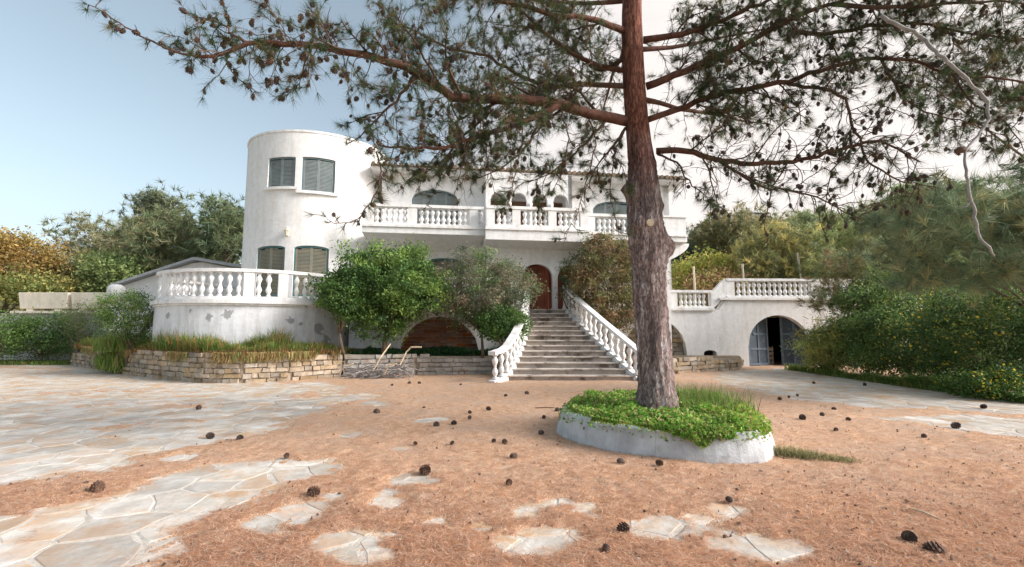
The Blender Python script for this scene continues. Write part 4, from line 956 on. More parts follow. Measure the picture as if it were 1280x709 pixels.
def blades(xy, z0, h, w, g, pal, lean=.35, n_seg=2):
    n = len(xy); an = g.random(n) * 2 * pi; le = g.random(n) * lean; dx, dy = np.cos(an) * le, np.sin(an) * le; wx, wy = -np.sin(an + g.random(n)), np.cos(an + g.random(n))
    b = np.stack([xy[:, 0], xy[:, 1], z0], -1); hh_ = h[:, None] if hasattr(h, 'shape') else h
    W_ = np.stack([wx, wy, 0 * wx], -1) * w / 2; m1 = b + np.stack([dx * .35, dy * .35, np.ones(n) * .6], -1) * hh_; tp = b + np.stack([dx, dy, np.ones(n) * (1 - le * .4)], -1) * hh_
    V = np.stack([b - W_, b + W_, m1 + W_ * .7, m1 - W_ * .7, tp], 1).reshape(-1, 3); i = np.arange(n)[:, None] * 5
    t = pal[g.integers(0, len(pal), n)] * (.7 + .6 * g.random((n, 1)))
    return V, [i + [0, 1, 2, 3], i + [3, 2, 4]], np.repeat(t, 5, 0)
GP = np.array([(.14, .26, .05), (.20, .30, .07), (.10, .20, .04), (.34, .30, .12), (.26, .32, .10)])
n = 2600; xy = np.stack([PC.x + .75 + g.normal(size=n) * .38, PC.y + .35 + g.normal(size=n) * .45], -1); xy = xy[in_ring(xy, 1.0) > .1]; n = len(xy)
V, F, T = blades(xy, np.full(n, .36), .08 + .34 * g.random(n) ** 1.6, .007, g, GP, 1.1); o_ = fast('planter_grass', V, F, M_LEAF, tint=T, kind='stuff'); tag(o_, 'wispy tall grass growing right of the trunk in the planter', 'grass')
n = 1500; c0 = gnd(968, 570); tt = g.random(n); xy = np.stack([c0.x + tt * .75 + g.normal(size=n) * .05, c0.y - tt * .32 + g.normal(size=n) * .06], -1)
V, F, T = blades(xy, np.full(n, .01), (.14 * (1 - tt * .7) * (.5 + g.random(n))), .006, g, np.array([(.30, .28, .13), (.24, .27, .11), (.40, .33, .18)]), 1.6); o_ = fast('dry_grass', V, F, M_LEAF, tint=T, kind='stuff'); tag(o_, 'flattened dry grass trailing from the right edge of the planter', 'grass')

pine = thing('pine_tree', 'tall leaning red barked pine growing out of the ring planter', 'tree', (2.2, 7.3, .3))
# trunk from silhouette measurements: centre px, row, width px
tr = [(824, 530, 50, 7.3), (822, 500, 44, 7.3), (819, 460, 41.5, 7.3), (816, 420, 40, 7.3), (812.5, 385, 40, 7.3), (811, 345, 41, 7.3), (810.5, 315, 45, 7.3), (808, 295, 44, 7.3), (805, 265, 41, 7.3), (803.5, 235, 38.5, 7.3), (802.5, 210, 35, 7.3), (799, 180, 31, 7.3), (796, 150, 29, 7.3), (793, 110, 28, 7.3), (791, 70, 27, 7.3), (790, 30, 25, 7.3), (790, 0, 24, 7.3), (789, -60, 21, 7.35), (790, -140, 18, 7.5), (786, -240, 13, 7.7), (784, -330, 8, 7.8)]
tp_, trd = [], []
for cx_, cy_, w_, Y_ in tr: p = at(cx_, cy_, Y_); tp_.append(p); trd.append(w_ / 2 / FPX * (Y_ * CT + (p.z - EYE) * ST))
# resample and displace for plated bark
def resamp(P, Rr, n):
    P = np.array([tuple(p) for p in P]); d = np.r_[0, np.cumsum(np.linalg.norm(np.diff(P, axis=0), axis=1))]; s = np.linspace(0, d[-1], n)
    return np.stack([np.interp(s, d, P[:, i]) for i in range(3)], -1), np.interp(s, d, Rr)
TP, TRr = resamp(tp_, trd, 230); na = 56; aa = np.linspace(0, 2 * pi, na, endpoint=False)
Ag, Zi = np.meshgrid(aa, np.arange(len(TP))); zc = TP[:, 2][Zi]; rad_ = TRr[Zi]
bn = fbm(VN3, np.cos(Ag) * 4 + 20, zc * 1.6 + np.sin(Ag) * 4, 3); ridge = np.abs(np.sin(Ag * 5.5 + 2.2 * fbm(VN1, Ag * 0 + np.cos(Ag) * 2 + 9, zc * 1.1 + np.sin(Ag) * 2, 3) * 2 + .6 * zc)); 
crk = np.minimum(ridge, 1) ** .5 * np.where(zc < 3.9, 1, .45)
rad2 = rad_ * (1 + .05 * bn) + .022 * (crk - .6) + .008 * RNG.normal(size=rad_.shape) * (zc < 4.2)
rad2 = rad2 + np.where(zc < .75, (.75 - zc) * .14 * (1 + .5 * np.sin(Ag * 5)), 0)
bur = at(834, 305, 7.3); bd = np.exp(-((zc - bur.z + .02) / .17) ** 2) * np.exp(-(((Ag - 0.1 + pi) % (2 * pi) - pi) / .5) ** 2); rad2 = rad2 + .17 * bd
for kx, ky, aang, am, sz in ((814, 279, -pi / 2 + .25, .05, .10), (790, 283, -2.2, .07, .10), (818, 258, -.5, .05, .09), (774, 238, pi + .1, .10, .09)):
    kz = at(kx, ky, 7.3).z; rad2 = rad2 + am * np.exp(-((zc - kz) / sz) ** 2) * np.exp(-(((Ag - aang + pi) % (2 * pi) - pi) / .35) ** 2)
V = np.stack([TP[:, 0][Zi] + np.cos(Ag) * rad2, TP[:, 1][Zi] + np.sin(Ag) * rad2, zc], -1).reshape(-1, 3)
idx = np.arange(len(TP) * na).reshape(len(TP), na); a = idx[:-1]; b = idx[1:]; F = np.stack([a, np.roll(a, -1, 1), np.roll(b, -1, 1), b], -1).reshape(-1, 4)
fast('trunk', V, F, M_BARK, pine, smooth=True)
q = MB(); p = at(813, 278, 6.98); q.tube([(p.x, p.y + .1, p.z), (p.x, p.y - .0, p.z)], [.065, .055], 12); q.build('cut_knot', M_WOOD, pine)

# main branches: (points px, py, depth), start radius
BR = [
 ([(785, 152, 7.3), (740, 143, 7.1), (695, 130, 6.9), (650, 124, 6.7), (600, 123, 6.5), (562, 121, 6.3), (535, 100, 6.1), (505, 82, 5.9), (470, 72, 5.8), (430, 66, 5.7), (390, 57, 5.6), (345, 52, 5.5), (310, 56, 5.4), (280, 66, 5.3), (250, 72, 5.2)], .085),
 ([(250, 72, 5.2), (215, 62, 5.1), (180, 48, 5.05), (150, 30, 5.0), (125, 12, 5.0), (105, 2, 5.0)], .014),
 ([(310, 56, 5.4), (290, 40, 5.3), (270, 25, 5.2), (245, 22, 5.1)], .02),
 ([(700, 131, 6.9), (660, 150, 6.7), (632, 160, 6.5), (590, 172, 6.4), (555, 185, 6.2), (515, 186, 6.1), (475, 182, 6.0)], .05),
 ([(783, 108, 7.3), (735, 105, 7.4), (690, 110, 7.6), (650, 95, 7.8), (610, 70, 8.0), (560, 60, 8.2), (520, 40, 8.4), (480, 20, 8.5)], .045),
 ([(784, 40, 7.3), (745, 25, 7.0), (700, 20, 6.8), (640, 5, 6.5), (580, -10, 6.3), (520, -15, 6.1)], .055),
 ([(786, 70, 7.3), (750, 90, 7.6), (710, 60, 8.0), (670, 35, 8.3), (620, 30, 8.6)], .04),
 ([(804, 50, 7.3), (840, 45, 7.2), (870, 38, 7.1), (905, 25, 7.0), (950, 5, 6.9), (1000, -25, 6.7), (1060, -40, 6.5)], .055),
 ([(808, 108, 7.3), (840, 97, 7.2), (880, 76, 7.0), (915, 62, 6.9), (960, 40, 6.8), (1000, 18, 6.7), (1040, 5, 6.6), (1090, -10, 6.5), (1150, -10, 6.3)], .062),
 ([(809, 150, 7.3), (845, 137, 7.2), (885, 122, 7.1), (930, 112, 7.0), (980, 104, 6.9), (1020, 90, 6.8), (1060, 78, 6.7), (1100, 72, 6.6), (1145, 75, 6.5), (1190, 92, 6.4), (1240, 98, 6.2), (1300, 105, 6.1)], .05),
 ([(820, 189, 7.3), (850, 187, 7.2), (875, 193, 7.1), (900, 202, 7.0), (940, 204, 6.9), (985, 203, 6.8), (1020, 195, 6.7), (1060, 184, 6.6), (1100, 174, 6.5), (1115, 182, 6.5), (1150, 202, 6.4)], .05),
 ([(900, 202, 7.0), (930, 222, 6.8), (960, 236, 6.7), (1000, 240, 6.6), (1040, 255, 6.5), (1075, 275, 6.4)], .026),
 ([(985, 105, 6.9), (1030, 110, 6.6), (1055, 120, 6.5), (1068, 160, 6.5), (1080, 195, 6.5), (1100, 215, 6.4), (1130, 228, 6.4), (1170, 235, 6.3)], .028),
 ([(985, 40, 6.8), (1040, 42, 6.8), (1100, 30, 6.6), (1160, 30, 6.4), (1230, 45, 6.2), (1300, 50, 6.1)], .035),
 ([(822, 193, 7.3), (845, 200, 7.1), (857, 222, 7.0), (875, 240, 6.9), (892, 260, 6.8)], .02),
 ([(1040, 5, 6.6), (1100, 10, 6.3), (1170, 5, 6.1), (1250, 0, 5.9), (1330, 10, 5.8)], .035),
 ([(780, 165, 7.3), (765, 200, 7.0), (762, 240, 6.9), (770, 280, 6.8), (778, 310, 6.75)], .012),
 ([(470, 190, 6.0), (478, 210, 5.9), (470, 245, 5.8), (445, 278, 5.7), (420, 280, 5.65), (402, 268, 5.6)], .012),
 ([(600, 123, 6.5), (605, 170, 6.3), (612, 215, 6.2), (618, 250, 6.2)], .012),
 ([(930, 112, 7.0), (912, 140, 6.9), (905, 165, 6.8)], .015),
 ([(620, 123, 6.6), (600, 150, 6.6), (575, 175, 6.7), (548, 205, 6.8), (525, 222, 6.9)], .026),
 ([(680, 130, 6.8), (672, 160, 6.9), (655, 190, 7.0), (625, 212, 7.1), (590, 225, 7.2)], .026),
 ([(760, 148, 7.2), (738, 172, 7.1), (712, 195, 7.0), (690, 215, 7.0), (660, 228, 7.0)], .026),
 ([(782, 160, 7.3), (765, 185, 7.2), (748, 205, 7.2), (735, 235, 7.1)], .025),
 ([(520, 92, 6.0), (500, 120, 6.0), (470, 150, 6.0), (440, 178, 6.0)], .025),
 ([(650, 124, 6.7), (655, 165, 6.5), (648, 205, 6.4), (640, 245, 6.35), (628, 262, 6.3)], .013),
 ([(700, 131, 6.9), (712, 170, 6.7), (705, 210, 6.6), (690, 240, 6.5), (672, 252, 6.5)], .013),
 ([(735, 142, 7.1), (745, 180, 6.9), (735, 225, 6.8), (722, 265, 6.7), (705, 300, 6.7)], .013),
 ([(562, 121, 6.3), (575, 160, 6.2), (585, 195, 6.1), (580, 225, 6.1)], .012),
 ([(1060, 184, 6.6), (1040, 215, 6.5), (1032, 250, 6.4), (1035, 285, 6.4)], .012),
 ([(985, 203, 6.8), (962, 240, 6.7), (955, 280, 6.6), (960, 310, 6.6)], .012),
 ([(1100, 72, 6.6), (1120, 110, 6.5), (1150, 140, 6.4), (1200, 150, 6.3), (1260, 170, 6.2)], .02),
 ([(1190, 92, 6.4), (1215, 130, 6.3), (1255, 150, 6.2), (1290, 200, 6.1)], .018),
]
BP = []
for pts3, r0 in BR:
    P = [at(*p) for p in pts3]; n = len(P)
    P2_, R2_ = resamp(P, [r0 * (1 - .78 * i / (n - 1)) for i in range(n)], max(6, n * 3)); P2_ = P2_ + RNG.normal(size=P2_.shape) * .012 * (np.arange(len(P2_)) > 1)[:, None]
    q = MB(); q.tube([Vector(p) for p in P2_], list(R2_), 9 if r0 > .03 else 6); q.build('branch', M_BRANCH if r0 > .048 else M_TWIG, pine, smooth=True); BP.append((P2_, R2_, True))
# branches of the crown above the frame and towards the back
for k in range(15):
    z0_ = 5.2 + k * .42; a0 = k * 2.4 + .6; L_ = max(.9, 3.3 - .16 * k) ; d = Vector((cos(a0), sin(a0) * .9 + .25, .12)); 
    if z0_ < 7 and d.y < -.2: d.y *= -1
    i = int(np.argmin(np.abs(TP[:, 2] - z0_))); p = Vector(TP[i]); P = [p]
    for s_ in range(6): d = (d + Vector((random.uniform(-.25, .25), random.uniform(-.25, .25), random.uniform(-.15, .22)))).normalized(); p = p + d * L_ / 6; P.append(p)
    P2_, R2_ = resamp(P, np.linspace(.045, .012, 7), 16); q = MB(); q.tube([Vector(p) for p in P2_], list(R2_), 7); q.build('branch', M_BRANCH, pine, smooth=True); BP.append((P2_, R2_, False))
g2 = random.Random(41); sec = []
for bi, (P, Rr_, vis) in enumerate(BP):
    if not vis or Rr_[0] < .024: continue
    d = np.r_[0, np.cumsum(np.linalg.norm(np.diff(P, axis=0), axis=1))]; s = .5
    while s < d[-1] - .1:
        p = Vector([np.interp(s, d, P[:, i]) for i in range(3)]); p2 = Vector([np.interp(s + .1, d, P[:, i]) for i in range(3)]); t = (p2 - p).normalized(); fr = s / d[-1]
        v = Vector((g2.gauss(0, 1), g2.gauss(0, 1), g2.gauss(0, 1))); v -= t * v.dot(t); v.normalize(); dd = (t * g2.uniform(.3, 1) + v * .9 + Vector((0, 0, .12))).normalized()
        L_ = g2.uniform(.7, 1.5) * (1 - .55 * fr); r_ = max(.007, float(np.interp(s, d, Rr_)) * .36); q_ = [p.copy()]; m_ = 7
        for i in range(m_): dd = (dd + Vector((g2.uniform(-.28, .28), g2.uniform(-.28, .28), g2.uniform(-.25, .22)))).normalized(); p = p + dd * L_ / m_; q_.append(p.copy())
        rr_ = [r_ * (1 - .6 * i / m_) for i in range(m_ + 1)]; q = MB(); q.tube(q_, rr_, 5); q.build('side_branch', M_TWIG, pine, smooth=True); sec.append((np.array([tuple(x) for x in q_]), np.array(rr_), 2))
        s += g2.uniform(.17, .34)
BP += sec
# twigs, needle bunches and cones grown from the branches
grow = random.Random(77); TWP, TC_, TD_, CN_ = MB(), [], [], []
def rnd_perp(t):
    v = Vector((grow.gauss(0, 1), grow.gauss(0, 1), grow.gauss(0, 1))); v -= t * v.dot(t); return v.normalized()
BARE = .22
def twig(p, d, L, r, depth, curl):
    n = max(3, int(L / .08)); P = [p.copy()]; 
    for i in range(n):
        d = (d + rnd_perp(d) * curl + Vector((0, 0, -.05))).normalized(); p = p + d * L / n; P.append(p.copy())
    TWP.tube(P, [r * (1 - .6 * i / n) for i in range(n + 1)], 3, cap=False)
    if depth < 2:
        for i in range(1, n):
            if grow.random() < (.62 if depth == 0 else .30): twig(P[i], (d * .6 + rnd_perp(d) * 1.0).normalized(), L * grow.uniform(.3, .55), r * .55, depth + 1, curl * 1.1)
    bare = grow.random() < BARE
    if not bare:
        for i in range(max(1, n - 3), n + 1):
            if grow.random() < (.85 if i == n else .42): TC_.append(tuple(P[i])); TD_.append(tuple(d))
    if grow.random() < .40: i = grow.randrange(n // 2, n + 1); CN_.append((P[i], d.copy()))
for bi, (P, Rr_, vis) in enumerate(BP):
    d = np.r_[0, np.cumsum(np.linalg.norm(np.diff(P, axis=0), axis=1))]; s = .55 if Rr_[0] > .04 else .10
    BARE = .72 if P[:, 2].mean() < 4.75 and P[:, 0].mean() > 2.6 and P[:, 0].mean() < 5.6 else .22
    while s < d[-1]:
        p = Vector([np.interp(s, d, P[:, i]) for i in range(3)]); p2 = Vector([np.interp(min(s + .1, d[-1]), d, P[:, i]) for i in range(3)]); t = (p2 - p); 
        t = t.normalized() if t.length > 1e-4 else Vector((1, 0, 0))
        frac = s / d[-1]; up = .35 if Rr_[0] > .03 else 0
        dd = (t * grow.uniform(.2, .9) + rnd_perp(t) + Vector((0, 0, grow.uniform(-.5, .6)))).normalized()
        L_ = grow.uniform(.25, .75) * (1.15 if Rr_[0] > .04 else .62)
        thin = Rr_[0] < .0142; L_ *= .42 if thin else 1
        twig(p, dd, L_ * (.8 if vis == 2 else 1), .008, 1 if thin else 0, .30); s += ({True: .07, False: .15, 2: .075}[vis]) * grow.uniform(.6, 1.4) * (1.2 if thin else 1)
    e = Vector(P[-1]); TC_.append(tuple(e)); TD_.append(tuple((Vector(P[-1]) - Vector(P[-3])).normalized()))
TWP.build('twigs', M_TWIG, pine, kind='stuff')
gN = np.random.default_rng(5); C_ = np.array(TC_); D_ = np.array(TD_)
V, F, T = tufts(C_, D_, 26, .14, .0036, gN, np.array([(.06, .10, .035), (.08, .115, .04), (.05, .085, .035), (.17, .12, .05), (.07, .115, .055), (.12, .12, .05)]), .6)
fast('needles', V, F, M_NEEDLE, pine, tint=T, kind='stuff')
# cone
def cone_mesh(name, open_=1.0, rings=9):
    m = MB(); m.lathe([(.006, -.052), (.022, -.045), (.030, -.02), (.027, .01), (.018, .035), (.006, .05)], 8)
    for i in range(rings):
        t = i / (rings - 1); z = -.046 + .094 * t; r = .037 * (sin(pi * (.12 + .80 * t ** .8))) ** .7; nn = 7 if 0 < i < rings - 1 else 5
        for k in range(nn):
            a = 2 * pi * (k + .5 * (i % 2)) / nn; w = .013; c, s = cos(a), sin(a); rr = r * open_ + .006
            m.add([(c * .012 - s * .004, s * .012 + c * .004, z - .004), (c * .012 + s * .004, s * .012 - c * .004, z - .004), (c * rr + s * w * .8, s * rr - c * w * .8, z + .008), (c * rr - s * w * .8, s * rr + c * w * .8, z + .008), (c * (rr + .006), s * (rr + .006), z + .017), (c * .012, s * .012, z + .012)],
                  [(0, 1, 2, 3), (3, 2, 4), (0, 3, 5), (3, 4, 5), (4, 2, 5), (2, 1, 5)])
    return m.mesh(name, M_CONE)
CONE_H = cone_mesh('hanging_cone', .9, 6); CONE_G = cone_mesh('ground_cone', 1.15, 9)
def vis_score(p): px, py = proj(*p); return -1e3 if (px < -20 or px > 1300 or py < -20 or py > 720) else -p.y
CN_.sort(key=lambda c: -vis_score(c[0]) + grow.random() * 3)
for p, d in CN_[:300]:
    rq = (d * .4 + Vector((grow.uniform(-.4, .4), grow.uniform(-.4, .4), -grow.uniform(.1, .9)))).to_track_quat('Z', 'Y').to_euler(); inst('pine_cone', CONE_H, pine, p + Vector((0, 0, -.03)), rq, grow.uniform(.45, .85))
mc = MB(); hv = [Vector(v.co) for v in CONE_H.vertices]; hf = [tuple(p.vertices) for p in CONE_H.polygons if len(p.vertices) > 2]
for p, d in CN_[300:1500]:
    mt = (d * .4 + Vector((grow.uniform(-.4, .4), grow.uniform(-.4, .4), -grow.uniform(.1, .9)))).to_track_quat('Z', 'Y').to_matrix() * grow.uniform(.45, .8)
    pp_ = p + Vector((0, 0, -.03)); mc.add([pp_ + mt @ v for v in hv], hf)
mc.build('cones_beyond', M_CONE, pine, kind='stuff')
print('twig verts', len(TWP.v), 'tufts', len(TC_), 'cones', len(CN_))
# bare grey dead branch hanging at the right
P = [at(*p) for p in [(1100, 20, 5.4), (1150, 45, 5.3), (1175, 70, 5.2), (1205, 95, 5.15), (1232, 125, 5.1), (1236, 150, 5.1), (1222, 170, 5.1), (1205, 188, 5.1), (1207, 215, 5.1), (1214, 250, 5.1), (1222, 285, 5.1), (1232, 308, 5.1), (1244, 320, 5.1)]]
P2_, R2_ = resamp(P, [.022, .021, .020, .018, .017, .016, .013, .012, .015, .016, .015, .014, .009], 60); P2_ = P2_ + RNG.normal(size=P2_.shape) * .006; q = MB(); q.tube([Vector(p) for p in P2_], list(R2_), 8); o_ = q.build('branch', M_GREYB, pine, smooth=True); o_['label'] = 'bare grey dead branch hanging at the right'
q = MB(); c = P[5]; q.tube([c, c + Vector((.10, -.03, .06)), c + Vector((.16, -.05, .02)), c + Vector((.27, -.06, .05))], [.013, .009, .007, .003], 6); c = P[9]; q.tube([c, c + Vector((-.05, .0, -.07)), c + Vector((-.13, .02, -.09))], [.009, .006, .003], 6); q.build('side_twig', M_GREYB, pine, smooth=True)
q = MB(); c = P[7]; q.tube([c + Vector((-.08, 0, -.005)), c + Vector((-.05, 0, .0)), c + Vector((0, 0, .012)), c + Vector((.02, 0, .02))], [.015, .04, .036, .01], 10); q.build('branch_stub', M_TWIG, pine, smooth=True)

# ------------------------------------------------------------------ shrubs before the facade
GREEN = [(.10, .19, .05), (.15, .25, .065), (.07, .14, .045), (.20, .30, .085)]; OLIVE = [(.13, .14, .07), (.18, .17, .09), (.09, .11, .05), (.22, .19, .13)]
def pbush(name, label, cat, px, py, wpx, hpx, Y, depth, pal, **kw):
    c = at(px, py, Y); s = (Y * CT) / FPX; zb = kw.pop('zb', None)
    return bush(name, label, cat, tuple(c), (wpx / 2 * s * 1.0, depth, hpx / 2 * s * 1.0), pal, zmin=zb, **kw)
pbush('round_shrub', 'big rounded bright green shrub hiding the terrace rail left of the arch', 'shrub', 482, 357, 148, 108, 16.9, 1.3, GREEN + [(.20, .30, .07)], zb=.8, n=420, per=100, leaf=.10, rc=.30, seed=31, r0=.10)
pbush('ivy_shrub', 'dark green climber draped over the balustrade beside the rounded shrub', 'shrub', 432, 368, 50, 60, 15.9, .5, GREEN[:3], zb=.8, n=130, per=80, leaf=.09, rc=.22, seed=32)
pbush('dry_shrub', 'grey green tangled half dry shrub left of the staircase', 'shrub', 604, 364, 130, 94, 17.4, 1.0, [(.20, .23, .14), (.27, .26, .19), (.30, .22, .15), (.14, .19, .11), (.17, .26, .09)], zb=.6, n=400, per=85, leaf=.085, asp=.35, rc=.28, seed=33, nl=16)
pbush('low_shrub', 'low dark green shrub tucked beneath the dry shrub by the stairs', 'shrub', 628, 405, 60, 44, 16.9, .6, GREEN[:3], zb=.6, n=150, per=80, leaf=.085, rc=.22, seed=34)
pbush('flowering_shrub', 'tall olive and brown shrub right of the stairs touching the trunk', 'shrub', 760, 350, 108, 116, 19.3, 1.1, [(.24, .24, .11), (.30, .27, .12), (.18, .19, .08), (.34, .27, .16), (.26, .15, .08)], zb=.3, n=420, per=85, leaf=.09, rc=.28, seed=35, nl=12)
pbush('slender_shrub', 'thin light green climber growing up beside the stair top pier', 'shrub', 712, 350, 26, 60, 19.9, .3, [(.16, .2, .08), (.12, .2, .1)], zb=1.5, n=40, per=40, leaf=.06, rc=.16, seed=36)
# leafy low cover along the beds
g = np.random.default_rng(44); n = 9000; u = g.random(n); fx = np.interp(u, np.linspace(0, 1, 3), [p[0] for p in BEDM]); fy = np.interp(u, np.linspace(0, 1, 3), [p[1] for p in BEDM]) + .35 + g.random(n) * 1.1
P = np.stack([fx, fy, .66 + .22 * g.random(n) * (1 + fbm(VN1, fx * 2, fy * 2))], -1); t_ = np.array([(.03, .09, .03), (.05, .13, .04), (.04, .10, .04)])[g.integers(0, 3, n)] * (.7 + .6 * g.random((n, 1)))
V, F, T = leaf_quads(P, .07 + .04 * g.random(n), .6, g, t_); o_ = fast('bed_ground_cover', V, F, M_LEAF, tint=T, kind='stuff'); tag(o_, 'dark green leafy cover in the bed below the brick arch', 'ground cover')
n = 26000; u = g.random(n); k = np.linspace(0, 1, len(BEDL)); fx = np.interp(u, k, [p[0] for p in BEDL]); fy = np.interp(u, k, [p[1] for p in BEDL]) + .12 + g.random(n) ** 1.3 * 1.3
hh = (.20 + .55 * g.random(n)) * (1 + .9 * fbm(VN2, fx * 1.2, fy * 1.2)); hh = np.where(u > .8, hh * .6, hh)
V, F, T = blades(np.stack([fx, fy], -1), np.full(n, .74), hh, .028, g, np.array([(.13, .26, .05), (.19, .32, .06), (.10, .20, .05), (.32, .26, .10), (.42, .24, .10)]), .7); o_ = fast('bed_grass', V, F, M_LEAF, tint=T, kind='stuff'); tag(o_, 'long unkempt grass along the top of the curved stone bed wall', 'grass')
# tangled needles and dry stalks spilling over the wall front
n = 6000; u = g.random(n); fx = np.interp(u, k, [p[0] for p in BEDL]); fy = np.interp(u, k, [p[1] for p in BEDL]) + .02 + g.random(n) * .4
V, F, T = blades(np.stack([fx, fy], -1), .78 + .08 * g.random(n), .10 + .12 * g.random(n), .02, g, np.array([(.42, .26, .12), (.36, .20, .10), (.48, .34, .18)]), 1.6); o_ = fast('dry_stalks', V, F, M_LEAF, tint=T, kind='stuff'); tag(o_, 'orange dry stalks on top of the curved stone bed wall', 'dry grass')
pbush('wall_end_shrub', 'bushy green plant at the left end of the round terrace', 'shrub', 163, 393, 66, 64, 17.3, .9, GREEN + [(.22, .28, .08)], zb=.4, n=150, per=55, leaf=.07, rc=.25, seed=51)
gt_ = thing('grass_clump', 'tall arching bright green grass clump at the bend of the stone wall', 'plant', tuple(gnd(140, 468)))
n = 3400; c0 = gnd(146, 466); aa_ = g.random(n); ctr = np.stack([c0.x - .75 + 1.5 * aa_, c0.y + .45 - 1.05 * aa_], -1); xy = ctr + g.normal(size=(n, 2)) * [.20, .20]; hz_ = np.where(g.random(n) < .45, .05 + .3 * g.random(n), .8)
V, F, T = blades(xy, hz_, .30 + .55 * g.random(n), .026, g, np.array([(.20, .34, .06), (.28, .38, .09), (.15, .28, .05), (.42, .36, .16), (.34, .40, .14)]), 1.15); fast('blades', V, F, M_LEAF, gt_, tint=T, kind='stuff')
pbush('hedge_shrub', 'dark green shrub below the planter troughs at the far left', 'shrub', 54, 420, 104, 54, 23.2, 1.0, GREEN[:3] + [(.13, .2, .07)], zb=0, n=180, per=55, leaf=.10, rc=.35, seed=53)
pbush('hedge_shrub', 'light green shrub cut by the left edge of the photo under the garden wall', 'shrub', 0, 420, 60, 55, 22, 1.2, [(.12, .2, .05), (.16, .26, .07)], zb=0, n=110, per=50, leaf=.10, rc=.32, seed=54)
pbush('hedge_shrub', 'straggly grey green shrub between garden wall and grass clump', 'shrub', 104, 402, 56, 44, 22.3, .8, [(.18, .22, .10), (.24, .24, .14), (.12, .18, .06)], zb=0, n=110, per=45, leaf=.08, asp=.3, rc=.3, seed=55)
V, F, T = blades(np.stack([g.uniform(-26, -15.5, 7000), g.uniform(22.3, 24.2, 7000)], -1), np.zeros(7000) - .02, .10 + .16 * g.random(7000), .04, g, GP, .6); o_ = fast('verge_grass', V, F, M_LEAF, tint=T, kind='stuff'); tag(o_, 'grass verge at the far edge of the paving left of the stone wall', 'grass')

# stalks hanging over the wall face
n = 4200; u = g.random(n); fx = np.interp(u, k, [p[0] for p in BEDL]); fy = np.interp(u, k, [p[1] for p in BEDL]) - .10 - .06 * g.random(n); keep = fbm(VN1, fx * 1.4, fy * 1.4, 3) + .3 * g.random(n) > .30; fx, fy = fx[keep], fy[keep]; n = len(fx)
V, F, T = blades(np.stack([fx, fy], -1), .84 + .08 * g.random(n), -(.10 + .30 * g.random(n) ** 1.5), .022, g, np.array([(.44, .28, .12), (.36, .24, .10), (.50, .38, .18), (.22, .30, .08)]), .5); o_ = fast('hanging_stalks', V, F, M_LEAF, tint=T, kind='stuff'); tag(o_, 'tan and green stalks hanging over the face of the curved stone bed wall', 'dry grass')

# brush pile by the grey wall
bp = thing('brush_pile', 'pile of bleached grey dead branches against the low stone wall', 'brush pile', tuple(gnd(468, 474)))
rb = random.Random(9); q = MB()
for i in range(150):
    c = gnd(rb.choice([rb.gauss(452, 12), rb.gauss(487, 13)]), 473 + rb.uniform(-1, 1.5)); p = c + Vector((0, 0, rb.uniform(.03, .36))); a = rb.uniform(0, 2 * pi); d = Vector((cos(a), sin(a) * .5, rb.uniform(-.35, .45))).normalized(); P = [p]
    for s_ in range(5): d = (d + Vector((rb.uniform(-.4, .4), rb.uniform(-.3, .3), rb.uniform(-.4, .3)))).normalized(); p = p + d * rb.uniform(.07, .16); p.z = max(p.z, .02); P.append(p)
    q.tube(P, [.018, .016, .013, .011, .009, .006], 4)
q.build('dead_twigs', M_GREYB, bp, kind='stuff')
for pts3 in ([(466, 464, 15.8), (475, 448, 15.9), (488, 430, 16.2)], [(500, 456, 15.8), (508, 440, 15.9), (514, 434, 15.9), (527, 434, 15.9)], [(424, 468, 15.7), (430, 458, 15.6), (442, 455, 15.6)], [(480, 468, 15.4), (486, 456, 15.3), (496, 455, 15.3)]):
    q = MB(); q.tube([at(*p) for p in pts3], .025, 6); q.build('stick', M_WOOD, bp)
q = MB(); a = gnd(602, 467.5); q.tube([a + Vector((0, 0, .12)), a + Vector((.35, 0, .10)), a + Vector((.75, 0, .04))], [.05, .045, .03], 7); o_ = q.build('fallen_log', M_TWIG, None, tuple(a)); tag(o_, 'short dark log lying at the foot of the grey wall by the stairs', 'log')
q = MB(); a = gnd(672, 512); q.tube([a + Vector((-.05, 0, .03)), a + Vector((.15, .01, .04)), a + Vector((.33, .0, .035))], [.008, .01, .007], 6); o_ = q.build('fallen_stick', M_TWIG, None, tuple(a)); tag(o_, 'thin dark stick pointing at the left side of the planter', 'stick')
q = MB(); a = gnd(1137, 640); b_ = gnd(1177, 655); q.tube([a + Vector((0, 0, .03)), a.lerp(b_, .5) + Vector((0, .01, .04)), b_ + Vector((0, 0, .03))], [.006, .008, .005], 6); o_ = q.build('fallen_stick', M_WOOD, None, tuple(a)); tag(o_, 'pale twig lying among the needles at the lower right', 'stick')

